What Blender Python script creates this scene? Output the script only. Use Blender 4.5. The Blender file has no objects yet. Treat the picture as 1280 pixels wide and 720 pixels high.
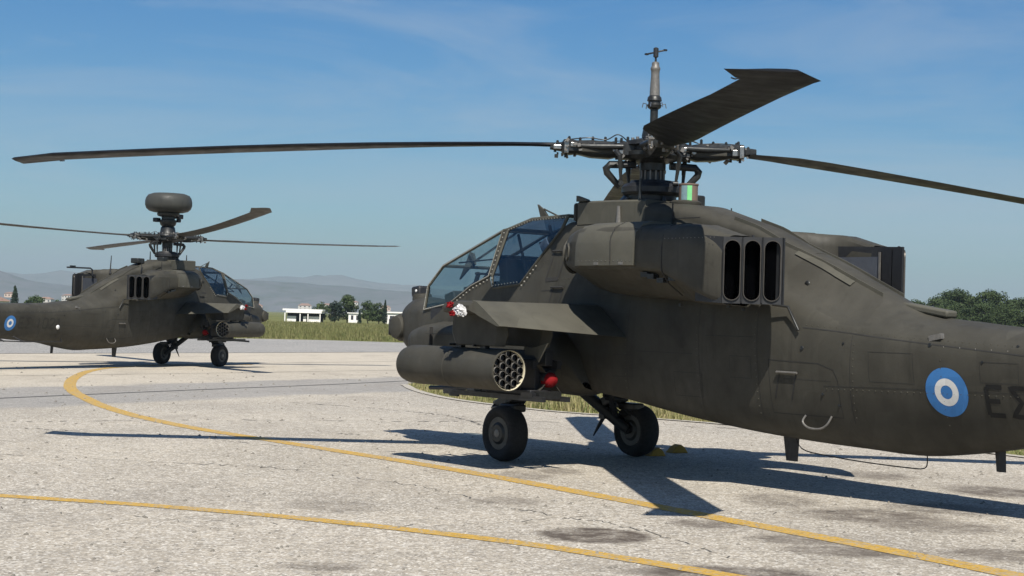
import bpy, math, random
from mathutils import Vector, Matrix, noise
from mathutils.bvhtree import BVHTree
PI = math.pi
rnd = random.Random(7)
SC = bpy.context.scene
COL = SC.collection

# ------------------------------------------------------------------ camera
cam_data = bpy.data.cameras.new('camera'); cam = bpy.data.objects.new('camera', cam_data); COL.objects.link(cam)
cam_data.sensor_width = 36; cam_data.lens = 36*2076.7/1280
cam_data.clip_start = 0.1; cam_data.clip_end = 40000
pit, rol = 0.0181, -0.0296
fw = Vector((0, math.cos(pit), math.sin(pit))); up0 = Vector((0, -math.sin(pit), math.cos(pit))); rt0 = Vector((1, 0, 0))
rt = rt0*math.cos(rol) - up0*math.sin(rol); up = rt0*math.sin(rol) + up0*math.cos(rol)
mw = Matrix((rt, up, -fw)).transposed().to_4x4(); mw.translation = Vector((0, 0, 1.668))
cam.matrix_world = mw
SC.camera = cam

# ------------------------------------------------------------------ sky, sun, exposure
SUN_EL = math.radians(51.7); SUN_AZ = math.radians(174.4)      # clockwise from +Y
W = bpy.data.worlds.new('World'); SC.world = W; W.use_nodes = True
nt = W.node_tree; nt.nodes.clear()
def WN(t): return nt.nodes.new(t)
o_ = WN('ShaderNodeOutputWorld'); bg = WN('ShaderNodeBackground'); sky = WN('ShaderNodeTexSky')
sky.sky_type = 'NISHITA'; sky.sun_disc = False; sky.sun_elevation = SUN_EL; sky.sun_rotation = SUN_AZ
sky.air_density = 1.0; sky.dust_density = 0.5; sky.ozone_density = 2.2; sky.altitude = 100
tc = WN('ShaderNodeTexCoord'); mp = WN('ShaderNodeMapping'); mp.inputs['Scale'].default_value = (1.2, 1.2, 7.0); mp.inputs['Rotation'].default_value = (0.10, 0.12, 0.3)
n1 = WN('ShaderNodeTexNoise'); n1.inputs['Scale'].default_value = 2.6; n1.inputs['Detail'].default_value = 9; n1.inputs['Roughness'].default_value = 0.62; n1.inputs['Distortion'].default_value = 0.7
rp = WN('ShaderNodeValToRGB'); rp.color_ramp.elements[0].position = 0.43; rp.color_ramp.elements[1].position = 0.74
rp.color_ramp.elements[1].color = (0.5, 0.5, 0.5, 1)
mx = WN('ShaderNodeMix'); mx.data_type = 'RGBA'; mx.inputs[7].default_value = (7.0, 7.8, 8.8, 1)
hs = WN('ShaderNodeHueSaturation'); hs.inputs['Saturation'].default_value = 1.55; hs.inputs['Value'].default_value = 1.0
L = nt.links.new
L(tc.outputs['Generated'], mp.inputs[0]); L(mp.outputs[0], n1.inputs['Vector']); L(n1.outputs[0], rp.inputs[0]); L(rp.outputs[0], mx.inputs[0])
L(sky.outputs[0], hs.inputs['Color']); tn = WN('ShaderNodeMix'); tn.data_type = 'RGBA'; tn.blend_type = 'MULTIPLY'; tn.inputs[0].default_value = 1; tn.inputs[7].default_value = (.78, 1.06, 1.24, 1)
L(hs.outputs[0], tn.inputs[6]); L(tn.outputs[2], mx.inputs[6]); L(mx.outputs[2], bg.inputs[0]); bg.inputs[1].default_value = 0.052
L(bg.outputs[0], o_.inputs[0])
sd = bpy.data.lights.new('sun', 'SUN'); sd.energy = 5.0; sd.angle = math.radians(0.53); sd.color = (1.0, 0.95, 0.87)
sun = bpy.data.objects.new('sun', sd); COL.objects.link(sun)
sdir = Vector((math.sin(SUN_AZ)*math.cos(SUN_EL), math.cos(SUN_AZ)*math.cos(SUN_EL), math.sin(SUN_EL)))
sun.rotation_euler = sdir.to_track_quat('Z', 'Y').to_euler(); sun.location = (0, -20, 40)
SC.view_settings.view_transform = 'Standard'; SC.view_settings.look = 'None'; SC.view_settings.gamma = 1
SC.view_settings.use_curve_mapping = False; SC.view_settings.exposure = 0.46
SC.render.engine = 'CYCLES'
SC.cycles.max_bounces = 8; SC.cycles.transparent_max_bounces = 16

# ------------------------------------------------------------------ materials
class NB:
    """small wrapper for building node materials"""
    def __init__(s, name):
        s.m = bpy.data.materials.new(name); s.m.use_nodes = True; s.t = s.m.node_tree; s.t.nodes.clear()
        s.out = s.n('ShaderNodeOutputMaterial')
        s.tc = s.n('ShaderNodeTexCoord')
    def n(s, k, **kw):
        x = s.t.nodes.new(k)
        for a, b in kw.items(): setattr(x, a, b)
        return x
    def l(s, a, b): s.t.links.new(a, b)
    def noise(s, scale, detail=4, rough=.55, dist=0, vec=None, sc=None):
        x = s.n('ShaderNodeTexNoise'); x.inputs['Scale'].default_value = scale; x.inputs['Detail'].default_value = detail
        x.inputs['Roughness'].default_value = rough; x.inputs['Distortion'].default_value = dist
        v = vec or s.tc.outputs['Object']
        if sc:
            m = s.n('ShaderNodeMapping'); m.inputs['Scale'].default_value = sc; s.l(v, m.inputs[0]); v = m.outputs[0]
        s.l(v, x.inputs['Vector']); return x.outputs[0]
    def ramp(s, f, pts):
        r = s.n('ShaderNodeValToRGB'); e = r.color_ramp.elements
        while len(e) < len(pts): e.new(.5)
        for i, (p, c) in enumerate(pts):
            e[i].position = p; e[i].color = (c, c, c, 1) if not isinstance(c, tuple) else (*c, 1)
        s.l(f, r.inputs[0]); return r.outputs[0]
    def mix(s, f, a, b, mode='MIX'):
        x = s.n('ShaderNodeMix', data_type='RGBA', blend_type=mode)
        for v, i in ((f, 0), (a, 6), (b, 7)):
            if isinstance(v, (int, float)): x.inputs[i].default_value = v
            elif isinstance(v, tuple): x.inputs[i].default_value = (*v, 1)
            else: s.l(v, x.inputs[i])
        return x.outputs[2]
    def math(s, op, a, b=0.0, c=None):
        x = s.n('ShaderNodeMath', operation=op)
        for i, v in enumerate((a, b, c)):
            if v is None: continue
            if isinstance(v, (int, float)): x.inputs[i].default_value = v
            else: s.l(v, x.inputs[i])
        return x.outputs[0]
    def bump(s, h, strength=.3, dist=.01):
        b = s.n('ShaderNodeBump'); b.inputs['Strength'].default_value = strength; b.inputs['Distance'].default_value = dist
        s.l(h, b.inputs['Height']); return b.outputs[0]
    def bsdf(s, col, rough=.6, metal=0, bump=None, spec=.5, **kw):
        p = s.n('ShaderNodeBsdfPrincipled')
        for v, k in ((col, 'Base Color'), (rough, 'Roughness'), (metal, 'Metallic')):
            if isinstance(v, tuple): p.inputs[k].default_value = (*v, 1)
            elif isinstance(v, (int, float)): p.inputs[k].default_value = v
            else: s.l(v, p.inputs[k])
        p.inputs['Specular IOR Level'].default_value = spec
        for k, v in kw.items(): p.inputs[k.replace('_', ' ')].default_value = v
        if bump: s.l(bump, p.inputs['Normal'])
        s.l(p.outputs[0], s.out.inputs[0]); return p

def paint(name, c, rough=.6, var=.28, dust=.35, scale=1.0, dustc=(.100, .092, .076), spec=.22):
    b = NB(name)
    a = b.noise(1.3*scale, 6, .6, .4)
    st = b.noise(3.0*scale, 5, .6, .2, sc=(1, 1, .25))
    fine = b.noise(60, 3, .6)
    lo = tuple(x*(1-var) for x in c); hi = tuple(min(1, x*(1+var)) for x in c)
    col = b.mix(b.ramp(a, [(.3, 0.), (.7, 1.)]), lo, hi)
    col = b.mix(b.ramp(st, [(.52, 0.), (.78, dust)]), col, dustc)
    g = b.noise(9*scale, 6, .7, 1.2)
    col = b.mix(b.ramp(g, [(.60, 0.), (.74, .45)]), col, tuple(x*.45 for x in c))
    col = b.mix(b.ramp(fine, [(.35, .12), (.65, 0.)]), col, tuple(x*.4 for x in c))
    vo = b.n('ShaderNodeTexVoronoi', distance='CHEBYCHEV'); vo.inputs['Scale'].default_value = 1.7; vo.inputs['Randomness'].default_value = .8; b.l(b.tc.outputs['Object'], vo.inputs['Vector'])
    vg = b.n('ShaderNodeSeparateColor'); b.l(vo.outputs['Color'], vg.inputs[0])
    col = b.mix(b.math('MULTIPLY', vg.outputs[0], .42), col, tuple(x*.62 for x in c))
    col = b.mix(b.math('MULTIPLY', vg.outputs[1], .22), col, tuple(x*1.5 for x in c))
    run = b.noise(7, 5, .65, .3, sc=(1, 1, .10)); col = b.mix(b.ramp(run, [(.56, 0.), (.74, .40)]), col, tuple(x*.4 for x in c))
    r = b.ramp(b.noise(7*scale, 4), [(.3, rough-.10), (.7, min(1, rough+.14))])
    big = b.noise(2.4, 2, .4)
    bp = b.bump(b.math('ADD', b.math('MULTIPLY', big, 3.0), b.math('MULTIPLY', fine, .12)), .22, .012)
    b.bsdf(col, r, 0, bp, spec)
    return b.m
def simple(name, c, rough=.5, metal=0, var=.15, sc=12, spec=.5):
    b = NB(name); a = b.noise(sc, 4)
    col = b.mix(a, tuple(x*(1-var) for x in c), tuple(min(1, x*(1+var)) for x in c))
    b.bsdf(col, b.ramp(b.noise(sc*2, 3), [(.3, max(.05, rough-.1)), (.7, min(1, rough+.1))]), metal, b.bump(b.noise(sc*4, 2), .08, .004), spec)
    return b.m
M = {}
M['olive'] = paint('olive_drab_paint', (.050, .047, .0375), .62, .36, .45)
M['olive_light'] = paint('light_olive_paint', (.083, .079, .062), .6, .28, .4)  # lighter olive for cowls, flaps, canopy frame and rails
M['dark_seam'] = simple('dark_seam', (.022, .021, .019), .8)
M['blade'] = paint('blade_paint', (.0055, .0065, .009), .5, .2, .2, .7, (.012, .012, .013))
M['blade_light'] = paint('faded_blade_paint', (.06, .057, .05), .5, .2, .2, .7)
M['black'] = simple('black_metal', (.014, .0145, .016), .5)
M['dark_metal'] = simple('dark_oily_metal', (.032, .033, .032), .42, .5, .5, 20)
M['steel'] = simple('bare_steel', (.30, .29, .27), .35, .9, .35, 25)
M['dull_steel'] = simple('dull_steel', (.17, .16, .145), .5, .4, .4, 25)
M['tyre'] = simple('tyre_rubber', (.012, .012, .013), .85, 0, .3, 18)
M['rim'] = simple('wheel_rim_paint', (.055, .055, .05), .5, .2, .3)
M['void'] = simple('hollow_shade_black', (.0012, .0012, .0015), 1.0, spec=0)  # near-black: shade inside ducts and rocket tubes is put into the colour
M['soot'] = simple('sooty_metal', (.03, .031, .033), .6, .3, .4, 8)
M['slot_rim'] = simple('heat_stained_rim', (.065, .058, .05), .5, .5, .35, 14)
M['cream'] = simple('cream_primer', (.62, .56, .40), .6)
M['blue'] = paint('roundel_blue', (.050, .19, .46), .5, .08, .12, 2)
M['white'] = paint('roundel_white', (.74, .73, .70), .5, .05, .1, 2)
M['letter'] = paint('faded_black_lettering', (.014, .014, .014), .6, .15, .1)
M['faint_letter'] = paint('faint_lettering', (.034, .033, .028), .6, .15, .1)
M['red'] = simple('red_cover_fabric', (.20, .010, .012), .85, spec=.1)
M['cloth'] = simple('white_plastic_wrap', (.55, .54, .53), .35, 0, .15)
M['yellow'] = simple('yellow_rubber', (.34, .20, .03), .8, 0, .3)
M['fod'] = simple('green_tape', (.18, .55, .22), .4)
M['teal'] = simple('grey_blue_lens', (.16, .24, .26), .25)
M['brownish'] = simple('rusty_lens_housing', (.16, .11, .085), .6)
M['rivet'] = simple('screw_heads', (.42, .40, .35), .45, .3)
M['seal'] = simple('light_sealant', (.34, .33, .29), .6)
M['cockpit'] = simple('cockpit_black', (.018, .019, .022), .7)
M['seat'] = simple('seat_fabric', (.05, .055, .05), .9)
M['lamp'] = simple('lamp_glass', (.7, .7, .68), .15)
M['shield'] = simple('blue_grey_heat_shield', (.11, .12, .14), .5, .4, .2)
M['radome'] = paint('radome_grey_green', (.050, .051, .046), .5, .1, .1)
def glass(name, tint, gl):
    b = NB(name)
    t = b.n('ShaderNodeBsdfTransparent'); t.inputs[0].default_value = (*tint, 1)
    g = b.n('ShaderNodeBsdfGlossy'); g.inputs['Roughness'].default_value = .03; g.inputs[0].default_value = (.9, .95, 1, 1)
    f = b.n('ShaderNodeLayerWeight'); f.inputs[0].default_value = .5
    m = b.n('ShaderNodeMixShader'); b.l(b.math('ADD', b.math('MULTIPLY', b.math('POWER', f.outputs[1], 4.0), .6), .045+gl), m.inputs[0]); b.l(t.outputs[0], m.inputs[1]); b.l(g.outputs[0], m.inputs[2])
    b.l(m.outputs[0], b.out.inputs[0]); return b.m
M['glass_clear'] = glass('clear_canopy_glass', (.60, .68, .70), .01)
M['glass_blue'] = glass('tinted_canopy_glass', (.27, .32, .39), .01)

# ------------------------------------------------------------------ mesh builder
class MB:
    def __init__(s): s.v = []; s.f = []
    def add(s, vs, fs):
        o = len(s.v); s.v += [tuple(v) for v in vs]; s.f += [tuple(i+o for i in f) for f in fs]; return s
    def box(s, c, d, rot=None, taper=1.0):
        x, y, z = (k/2 for k in d); vs = []
        for sz in (-1, 1):
            t = taper if sz > 0 else 1
            for sx, sy in ((-1, -1), (1, -1), (1, 1), (-1, 1)): vs.append(Vector((sx*x*t, sy*y*t, sz*z)))
        if rot is not None: vs = [rot @ v for v in vs]
        c = Vector(c); return s.add([v+c for v in vs], [(3, 2, 1, 0), (4, 5, 6, 7), (0, 1, 5, 4), (1, 2, 6, 5), (2, 3, 7, 6), (3, 0, 4, 7)])
    def tube(s, pts, r, n=10, cap=True):
        pts = [Vector(p) for p in pts]; rs = r if isinstance(r, (list, tuple)) else [r]*len(pts)
        rings = []; prev = None
        for i, p in enumerate(pts):
            d = (pts[min(i+1, len(pts)-1)] - pts[max(i-1, 0)]).normalized()
            if prev is None: a = d.orthogonal().normalized()
            else: a = (prev - d*prev.dot(d)).normalized()
            prev = a; b = d.cross(a)
            rings.append([p+(a*math.cos(t)+b*math.sin(t))*rs[i] for t in (2*PI*k/n for k in range(n))])
        vs = [v for q in rings for v in q]; fs = []
        for i in range(len(pts)-1):
            for k in range(n): fs.append((i*n+k, i*n+(k+1) % n, (i+1)*n+(k+1) % n, (i+1)*n+k))
        if cap: fs += [tuple(reversed(range(n))), tuple(range((len(pts)-1)*n, len(pts)*n))]
        return s.add(vs, fs)
    def lathe(s, prof, c=(0, 0, 0), axis=(0, 0, 1), n=24, cap=True):
        ax = Vector(axis).normalized(); a = ax.orthogonal().normalized(); b = ax.cross(a); c = Vector(c)
        vs = [c+ax*h+(a*math.cos(t)+b*math.sin(t))*r for r, h in prof for t in (2*PI*k/n for k in range(n))]
        fs = [(i*n+k, i*n+(k+1) % n, (i+1)*n+(k+1) % n, (i+1)*n+k) for i in range(len(prof)-1) for k in range(n)]
        if cap: fs += [tuple(reversed(range(n))), tuple(range((len(prof)-1)*n, len(prof)*n))]
        return s.add(vs, fs)
    def loft(s, rings, closed=True, caps=True):
        n = len(rings[0]); vs = [v for q in rings for v in q]; fs = []
        for i in range(len(rings)-1):
            for k in range(n if closed else n-1):
                fs.append((i*n+k, i*n+(k+1) % n, (i+1)*n+(k+1) % n, (i+1)*n+k))
        if caps and closed: fs += [tuple(reversed(range(n))), tuple(range((len(rings)-1)*n, len(rings)*n))]
        return s.add(vs, fs)
    def plate(s, pts, th):
        """polygon pts (3D, planar) thickened by th along its normal"""
        pts = [Vector(p) for p in pts]; n = Vector((0, 0, 0))
        for i in range(len(pts)): n += pts[i].cross(pts[(i+1) % len(pts)])
        n.normalize(); k = len(pts)
        return s.add([p+n*th/2 for p in pts]+[p-n*th/2 for p in pts],
                     [tuple(range(k)), tuple(reversed(range(k, 2*k)))]+[(i, k+i, k+(i+1) % k, (i+1) % k) for i in range(k)])
    def mirror(s):
        m = MB(); m.v = [(x, -y, z) for x, y, z in s.v]; m.f = [tuple(reversed(f)) for f in s.f]; return m
    def build(s, name, mat, parent=None, smooth=32, bevel=0, seg=2, loc=None, rot=None):
        me = bpy.data.meshes.new(name); me.from_pydata(s.v, [], s.f); me.validate(); me.update()
        mats = mat if isinstance(mat, (list, tuple)) else [mat]
        for q in mats: me.materials.append(q)
        o = bpy.data.objects.new(name, me); COL.objects.link(o)
        if parent: o.parent = parent
        if loc is not None: o.location = loc
        if rot is not None: o.rotation_euler = rot
        if smooth:
            me.polygons.foreach_set('use_smooth', [True]*len(me.polygons)); me.set_sharp_from_angle(angle=math.radians(smooth))
        if bevel:
            b = o.modifiers.new('bevel', 'BEVEL'); b.width = bevel; b.segments = seg; b.limit_method = 'ANGLE'; b.angle_limit = math.radians(35)
            b.harden_normals = False
        return o
def fixn(o):
    import bmesh
    bm = bmesh.new(); bm.from_mesh(o.data); bmesh.ops.remove_doubles(bm, verts=bm.verts, dist=1e-5); bmesh.ops.recalc_face_normals(bm, faces=bm.faces); bm.to_mesh(o.data); bm.free()
    o.data.set_sharp_from_angle(angle=math.radians(38)); return o
def empty(name, loc=(0, 0, 0), rz=0):
    o = bpy.data.objects.new(name, None); COL.objects.link(o); o.location = loc; o.rotation_euler = (0, 0, rz); o.empty_display_size = .5; return o
def tag(o, label=None, cat=None, group=None, kind=None):
    for k, v in (('label', label), ('category', cat), ('group', group), ('kind', kind)):
        if v: o[k] = v
    return o
def copy_tree(o, parent=None):
    c = o.copy(); COL.objects.link(c); c.parent = parent
    for ch in list(o.children): copy_tree(ch, c)
    return c
def cr(p0, p1, p2, p3, t):
    return [.5*((2*b)+(-a+c)*t+(2*a-5*b+4*c-d)*t*t+(-a+3*b-3*c+d)*t**3) for a, b, c, d in zip(p0, p1, p2, p3)]
def spline(pts, n):
    out = []
    for i in range(len(pts)-1):
        p = [pts[max(i-1, 0)], pts[i], pts[i+1], pts[min(i+2, len(pts)-1)]]
        for k in range(n): out.append(tuple(cr(*p, k/n)))
    out.append(tuple(pts[-1])); return out
def spline_closed(pts, n):
    m = len(pts); return [tuple(cr(pts[(i-1) % m], pts[i], pts[(i+1) % m], pts[(i+2) % m], k/n)) for i in range(m) for k in range(n)]
def R3(ax, a): return Matrix.Rotation(a, 3, ax)

# ------------------------------------------------------------------ ground and paving
def sheet(name, pts, z, mat, kind='structure'):
    o = MB().add([(x, y, z) for x, y in pts], [tuple(range(len(pts)))]).build(name, mat, smooth=0); tag(o, kind=kind); return o
def strip_mesh(pts, w, z, jit=0, n=6):
    p = spline([(a, b, 0) for a, b in pts], n); vs = []; fs = []
    for i, q in enumerate(p):
        a = Vector(p[max(i-1, 0)]); b = Vector(p[min(i+1, len(p)-1)]); d = (b-a).normalized(); nn = Vector((-d.y, d.x, 0))
        ww = w(i/len(p)) if callable(w) else w
        c = Vector(q)+nn*rnd.uniform(-jit, jit)
        vs += [c+nn*ww/2+Vector((0, 0, z)), c-nn*ww/2+Vector((0, 0, z))]
        if i: fs.append((2*i-2, 2*i-1, 2*i+1, 2*i))
    return MB().add(vs, fs)

b = NB('dry_ground'); a1 = b.noise(.05, 6); a2 = b.noise(1.5, 5)
c = b.mix(b.ramp(a1, [(.35, 0.), (.65, 1.)]), (.085, .115, .028), (.20, .175, .075)); c = b.mix(b.ramp(a2, [(.4, 0.), (.7, .6)]), c, (.12, .12, .04))
b.bsdf(c, .95, 0, b.bump(a2, .6, .1), .1); M['ground'] = b.m

STAINS = [(.70, 12.95, .38, .40, .85), (1.50, 11.15, .62, .33, .6), (3.27, 14.84, .6, .55, .5), (2.31, 13.03, .4, .28, .45), (2.62, 12.45, .5, .28, .5), (1.66, 13.88, .28, .30, .4),
          (3.7, 14.2, .55, .45, .4), (-1.21, 10.95, .28, .18, .35), (.59, 18.3, .25, .4, .35), (4.12, 15.6, .5, .5, .4), (2.6, 15.9, .35, .6, .35), (5.15, 17.4, .5, .6, .5), (.2, 17.7, .3, .5, .3), (3.77, 12.5, .5, .35, .4), (-1.5, 14.4, .4, .5, .22), (4.2, 18.9, .4, .5, .4), (.0, 15.2, .3, .3, .25)]
def concrete(name, base, speck, stains=True, warm=(.46, .405, .32)):
    b = NB(name)
    P = b.tc.outputs['Object']
    v = b.n('ShaderNodeTexVoronoi'); v.inputs['Scale'].default_value = 58; v.inputs['Randomness'].default_value = 1; b.l(P, v.inputs['Vector'])
    g = b.n('ShaderNodeSeparateColor'); b.l(v.outputs['Color'], g.inputs[0])
    v2 = b.n('ShaderNodeTexVoronoi'); v2.inputs['Scale'].default_value = 19; b.l(P, v2.inputs['Vector'])
    g2 = b.n('ShaderNodeSeparateColor'); b.l(v2.outputs['Color'], g2.inputs[0])
    big = b.noise(.16, 7, .6, .6); mid = b.noise(1.1, 7, .65, .5); sm = b.noise(9, 5, .7)
    lo = tuple(x*.80 for x in base)
    c = b.mix(b.ramp(big, [(.36, 0.), (.64, 1.)]), lo, warm)
    c = b.mix(b.ramp(mid, [(.35, .38), (.60, 0.)]), c, tuple(x*.62 for x in base))
    c = b.mix(b.ramp(sm, [(.36, .28), (.6, 0.)]), c, tuple(x*.6 for x in base))
    # exposed aggregate: each stone its own grey
    c = b.mix(b.ramp(g.outputs[0], [(.0, speck), (.30, speck*.35), (.48, 0.)]), c, (.085, .078, .070))
    c = b.mix(b.ramp(g.outputs[1], [(.72, 0.), (.95, .75)]), c, (.72, .68, .60))
    c = b.mix(b.ramp(g2.outputs[2], [(.0, speck*.55), (.25, 0.)]), c, (.10, .092, .083))
    c = b.mix(b.ramp(g2.outputs[1], [(.78, 0.), (1., .4)]), c, (.60, .56, .49))
    if stains:
        dis = b.noise(3.2, 5, .65); dis2 = b.noise(14, 3, .6); s0 = b.n('ShaderNodeSeparateXYZ'); b.l(P, s0.inputs[0])
        tot = None
        for (cx, cy, rx, ry, k) in STAINS:
            dx = b.math('DIVIDE', b.math('SUBTRACT', s0.outputs[0], cx), rx); dy = b.math('DIVIDE', b.math('SUBTRACT', s0.outputs[1], cy), ry)
            d = b.math('SQRT', b.math('ADD', b.math('MULTIPLY', dx, dx), b.math('MULTIPLY', dy, dy)))
            m = b.math('MULTIPLY', b.math('SUBTRACT', 1.3, d, ), 3.5 if k > .7 else 1.8); x = b.n('ShaderNodeClamp'); b.l(m, x.inputs[0])
            m = b.math('MULTIPLY', x.outputs[0], min(1, k*1.7))
            tot = m if tot is None else b.math('MAXIMUM', tot, m)
        f = b.math('MULTIPLY', tot, b.ramp(b.math('ADD', b.math('MULTIPLY', dis, .75), b.math('MULTIPLY', dis2, .25)), [(.36, .30), (.56, 1.)]))
        c = b.mix(b.math('MULTIPLY', f, 1.0), c, (.085, .068, .054))
        # grey resurfaced band across the apron
        bx = b.math('ADD', b.math('MULTIPLY', s0.outputs[0], -.870), b.math('MULTIPLY', s0.outputs[1], .493))   # across-band distance
        bx = b.math('ADD', bx, b.math('MULTIPLY', b.math('SUBTRACT', b.noise(.5, 5, .6), .5), 1.6))
        mband = b.math('MULTIPLY', b.ramp(b.math('MULTIPLY', bx, .02), [(.394, 0.), (.404, 1.)]), b.ramp(b.math('MULTIPLY', bx, .02), [(.488, 1.), (.498, 0.)]))
        c = b.mix(b.math('MULTIPLY', mband, .55), c, (.20, .20, .20))
    if stains:
        far = b.ramp(b.math('MULTIPLY', bx, .02), [(.36, 0.), (.60, 1.)]); c = b.mix(b.math('MULTIPLY', far, b.math('SUBTRACT', .5, b.math('MULTIPLY', mband, .5))), c, (.50, .44, .345))
        streak = b.noise(1.0, 6, .7, .3, sc=(.55, .25, 1)); c = b.mix(b.ramp(streak, [(.50, 0.), (.72, .42)]), c, (.20, .175, .145))
    h = b.math('ADD', v.outputs['Distance'], b.math('MULTIPLY', sm, .6))
    b.bsdf(c, .88, 0, b.bump(h, .5, .008), .25)
    return b.m
M['apron'] = concrete('exposed_aggregate_concrete', (.425, .378, .305), .62)
M['asphalt'] = concrete('grey_taxiway_surface', (.25, .245, .235), .3, False, (.27, .26, .245))
def worn(name, c1, c2, lo=.40, hi=.5):
    b = NB(name); v = b.n('ShaderNodeTexVoronoi'); v.inputs['Scale'].default_value = 42; b.l(b.tc.outputs['Object'], v.inputs['Vector'])
    g = b.n('ShaderNodeSeparateColor'); b.l(v.outputs['Color'], g.inputs[0])
    f = b.math('ADD', b.math('MULTIPLY', b.noise(2.5, 6, .7), .6), b.math('MULTIPLY', g.outputs[0], .4))
    c = b.mix(b.ramp(f, [(lo, 0.), (hi, 1.)]), c2, c1)
    c = b.mix(b.ramp(g.outputs[1], [(.1, .5), (.4, 0.)]), c, tuple(x*.5 for x in c1))
    b.bsdf(c, .8, 0, b.bump(v.outputs['Distance'], .4, .006), .3); return b.m
M['line'] = worn('worn_yellow_paint', (.47, .29, .055), (.34, .28, .19), .34, .50)
M['joint'] = simple('joint_filler', (.055, .052, .048), .9, 0, .4, 6)
M['crack'] = simple('dark_crack', (.10, .092, .08), .95, 0, .5, 3)  # dark tone of the cracks and the apron edge strip
M['kerb'] = worn('pale_kerb_concrete', (.46, .42, .35), (.30, .27, .22), .35, .6)

sheet('ground', [(-9000, -400), (9000, -400), (9000, 12000), (-9000, 12000)], -.016, M['ground'])
sheet('taxiway', [(-160, -60), (120, -60), (120, 62), (40, 88), (10, 98), (-6.7, 100.6), (-11.5, 100.7), (-15.6, 98.6), (-23.5, 80), (-60, 55), (-160, 30)], -.008, M['asphalt'])
d = Vector((.524, .852))
apr = [(-110, -50), (110, -50), (110, 60), (30, 80), (6, 86), (-1.07, 80.2), (-10.55, 64.9), (-16.8, 54.8), (-45, 8.9), (-80, -30)]
sheet('apron', apr, 0, M['apron'])

line1 = [(-9, 15.3), (-6.2, 14.95), (-4.35, 14.4), (-2.9, 13.98), (-1.49, 13.36), (0.06, 12.4), (0.94, 11.62), (1.44, 11.1), (2.4, 10.0), (4, 7.8), (6, 4)]
line2 = [(-7.9, 51.0), (-9.9, 48.3), (-10.75, 45.3), (-10.72, 42.6), (-10.19, 39.25), (-9.47, 35.9), (-8.55, 32.55), (-7.56, 29.8), (-6.73, 27.67), (-5.66, 25.4), (-4.39, 23.25), (-3.16, 21.6), (-2.08, 20.15), (-1.03, 18.75), (0.06, 17.16), (0.82, 15.95), (1.42, 15.0), (1.9, 14.2), (2.37, 13.45), (2.93, 12.5), (3.6, 11.3), (5, 8.5), (7, 4)]
tag(strip_mesh(line1, .21, .004, .004).build('painted_line', M['line'], smooth=0), kind='structure')
tag(strip_mesh(line2, lambda t: .25, .004, .004).build('painted_line', M['line'], smooth=0), kind='structure')
# joints and cracks
def ext(p, k=6):
    a, b = Vector(p[0]), Vector(p[1]); c, d = Vector(p[-2]), Vector(p[-1])
    return [tuple(a+(a-b).normalized()*k)]+p+[tuple(d+(d-c).normalized()*k)]
for p, w in (([(-8.9, 29.1), (-6.53, 34.0), (-4.36, 38.2), (-2.99, 41.2)], .14), ([(-11.64, 38.02), (-7.17, 44.25), (-3.74, 49.5)], .05), ([(-13.24, 43.22), (-4.44, 58.72)], .06)):
    tag(strip_mesh(ext(p, 8), w, .003, .012, 12).build('expansion_joint', M['joint'], smooth=0), kind='structure')
m = MB()
def crack(p, w, gap):
    pts = spline([(a, b, 0) for a, b in p], 26); pts = [Vector(q)+Vector((rnd.gauss(0, .02), rnd.gauss(0, .05), 0)) for q in pts]
    for i in range(len(pts)-1):
        if rnd.random() < gap: continue
        a, c = pts[i], pts[i+1]; dd = (c-a).normalized(); nn = Vector((-dd.y, dd.x, 0)); w1 = w*rnd.uniform(.3, 1.3)
        m.add([a+nn*w1/2+Vector((0, 0, .003)), a-nn*w1/2+Vector((0, 0, .003)), c-nn*w1/2+Vector((0, 0, .003)), c+nn*w1/2+Vector((0, 0, .003))], [(0, 1, 2, 3)])
crack([(-7.6, 23.2), (-6.55, 23.7), (-4.07, 25.26), (-1.69, 26.0), (0.84, 26.99), (4.9, 26.47), (8, 25)], .06, .5)
crack([(-7, 18.5), (-5.59, 18.35), (-3.74, 17.96), (-2.49, 17.7), (-0.88, 16.24), (0.06, 14.64), (1, 13.5), (1.6, 12)], .016, .35)
crack([(-5, 14.0), (-3, 13.2), (-1, 13.1), (1, 14.3), (3, 15.1), (5.5, 16)], .010, .5)
crack([(-9, 21.6), (-5, 21.9), (-2, 20.2), (0, 21.0), (3, 21.6)], .03, .65)
crack([(-4.0, 30.5), (-2.5, 29.5), (-1, 27.8), (-.2, 24.9)], .05, .3)
for i in range(16):
    x, y = rnd.uniform(-9, 6), rnd.uniform(20, 45); crack([(x, y), (x+rnd.uniform(.3, 1.2), y+rnd.uniform(-.4, .6))], .03, .55)
tag(m.build('apron_cracks', M['crack'], smooth=0), kind='stuff')
tag(strip_mesh([(-80, -30.2), (-45, 8.7), (-16.8, 54.8), (-10.55, 64.9), (-1.07, 80.2), (6, 86)], .35, .003, .05, 30).build('apron_edge', M['crack'], smooth=0), kind='structure')
# small stones and crumbs on the paving
m = MB()
for i in range(900):
    y = 9+38*rnd.random()**1.3; x = rnd.uniform(-.34, .34)*y; r = rnd.uniform(.006, .02)*(.6+y/30)
    m.add([(x-r, y-r, .002), (x+r*rnd.uniform(.5, 1), y-r*.8, .002), (x+r*.6, y+r, .002), (x-r*.7, y+r*.8, .002), (x, y, .002+r*.8)], [(0, 1, 4), (1, 2, 4), (2, 3, 4), (3, 0, 4)])
tag(m.build('paving_crumbs', simple('grey_grit', (.16, .145, .12), .9, 0, .5, 2), smooth=0), kind='stuff')

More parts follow.
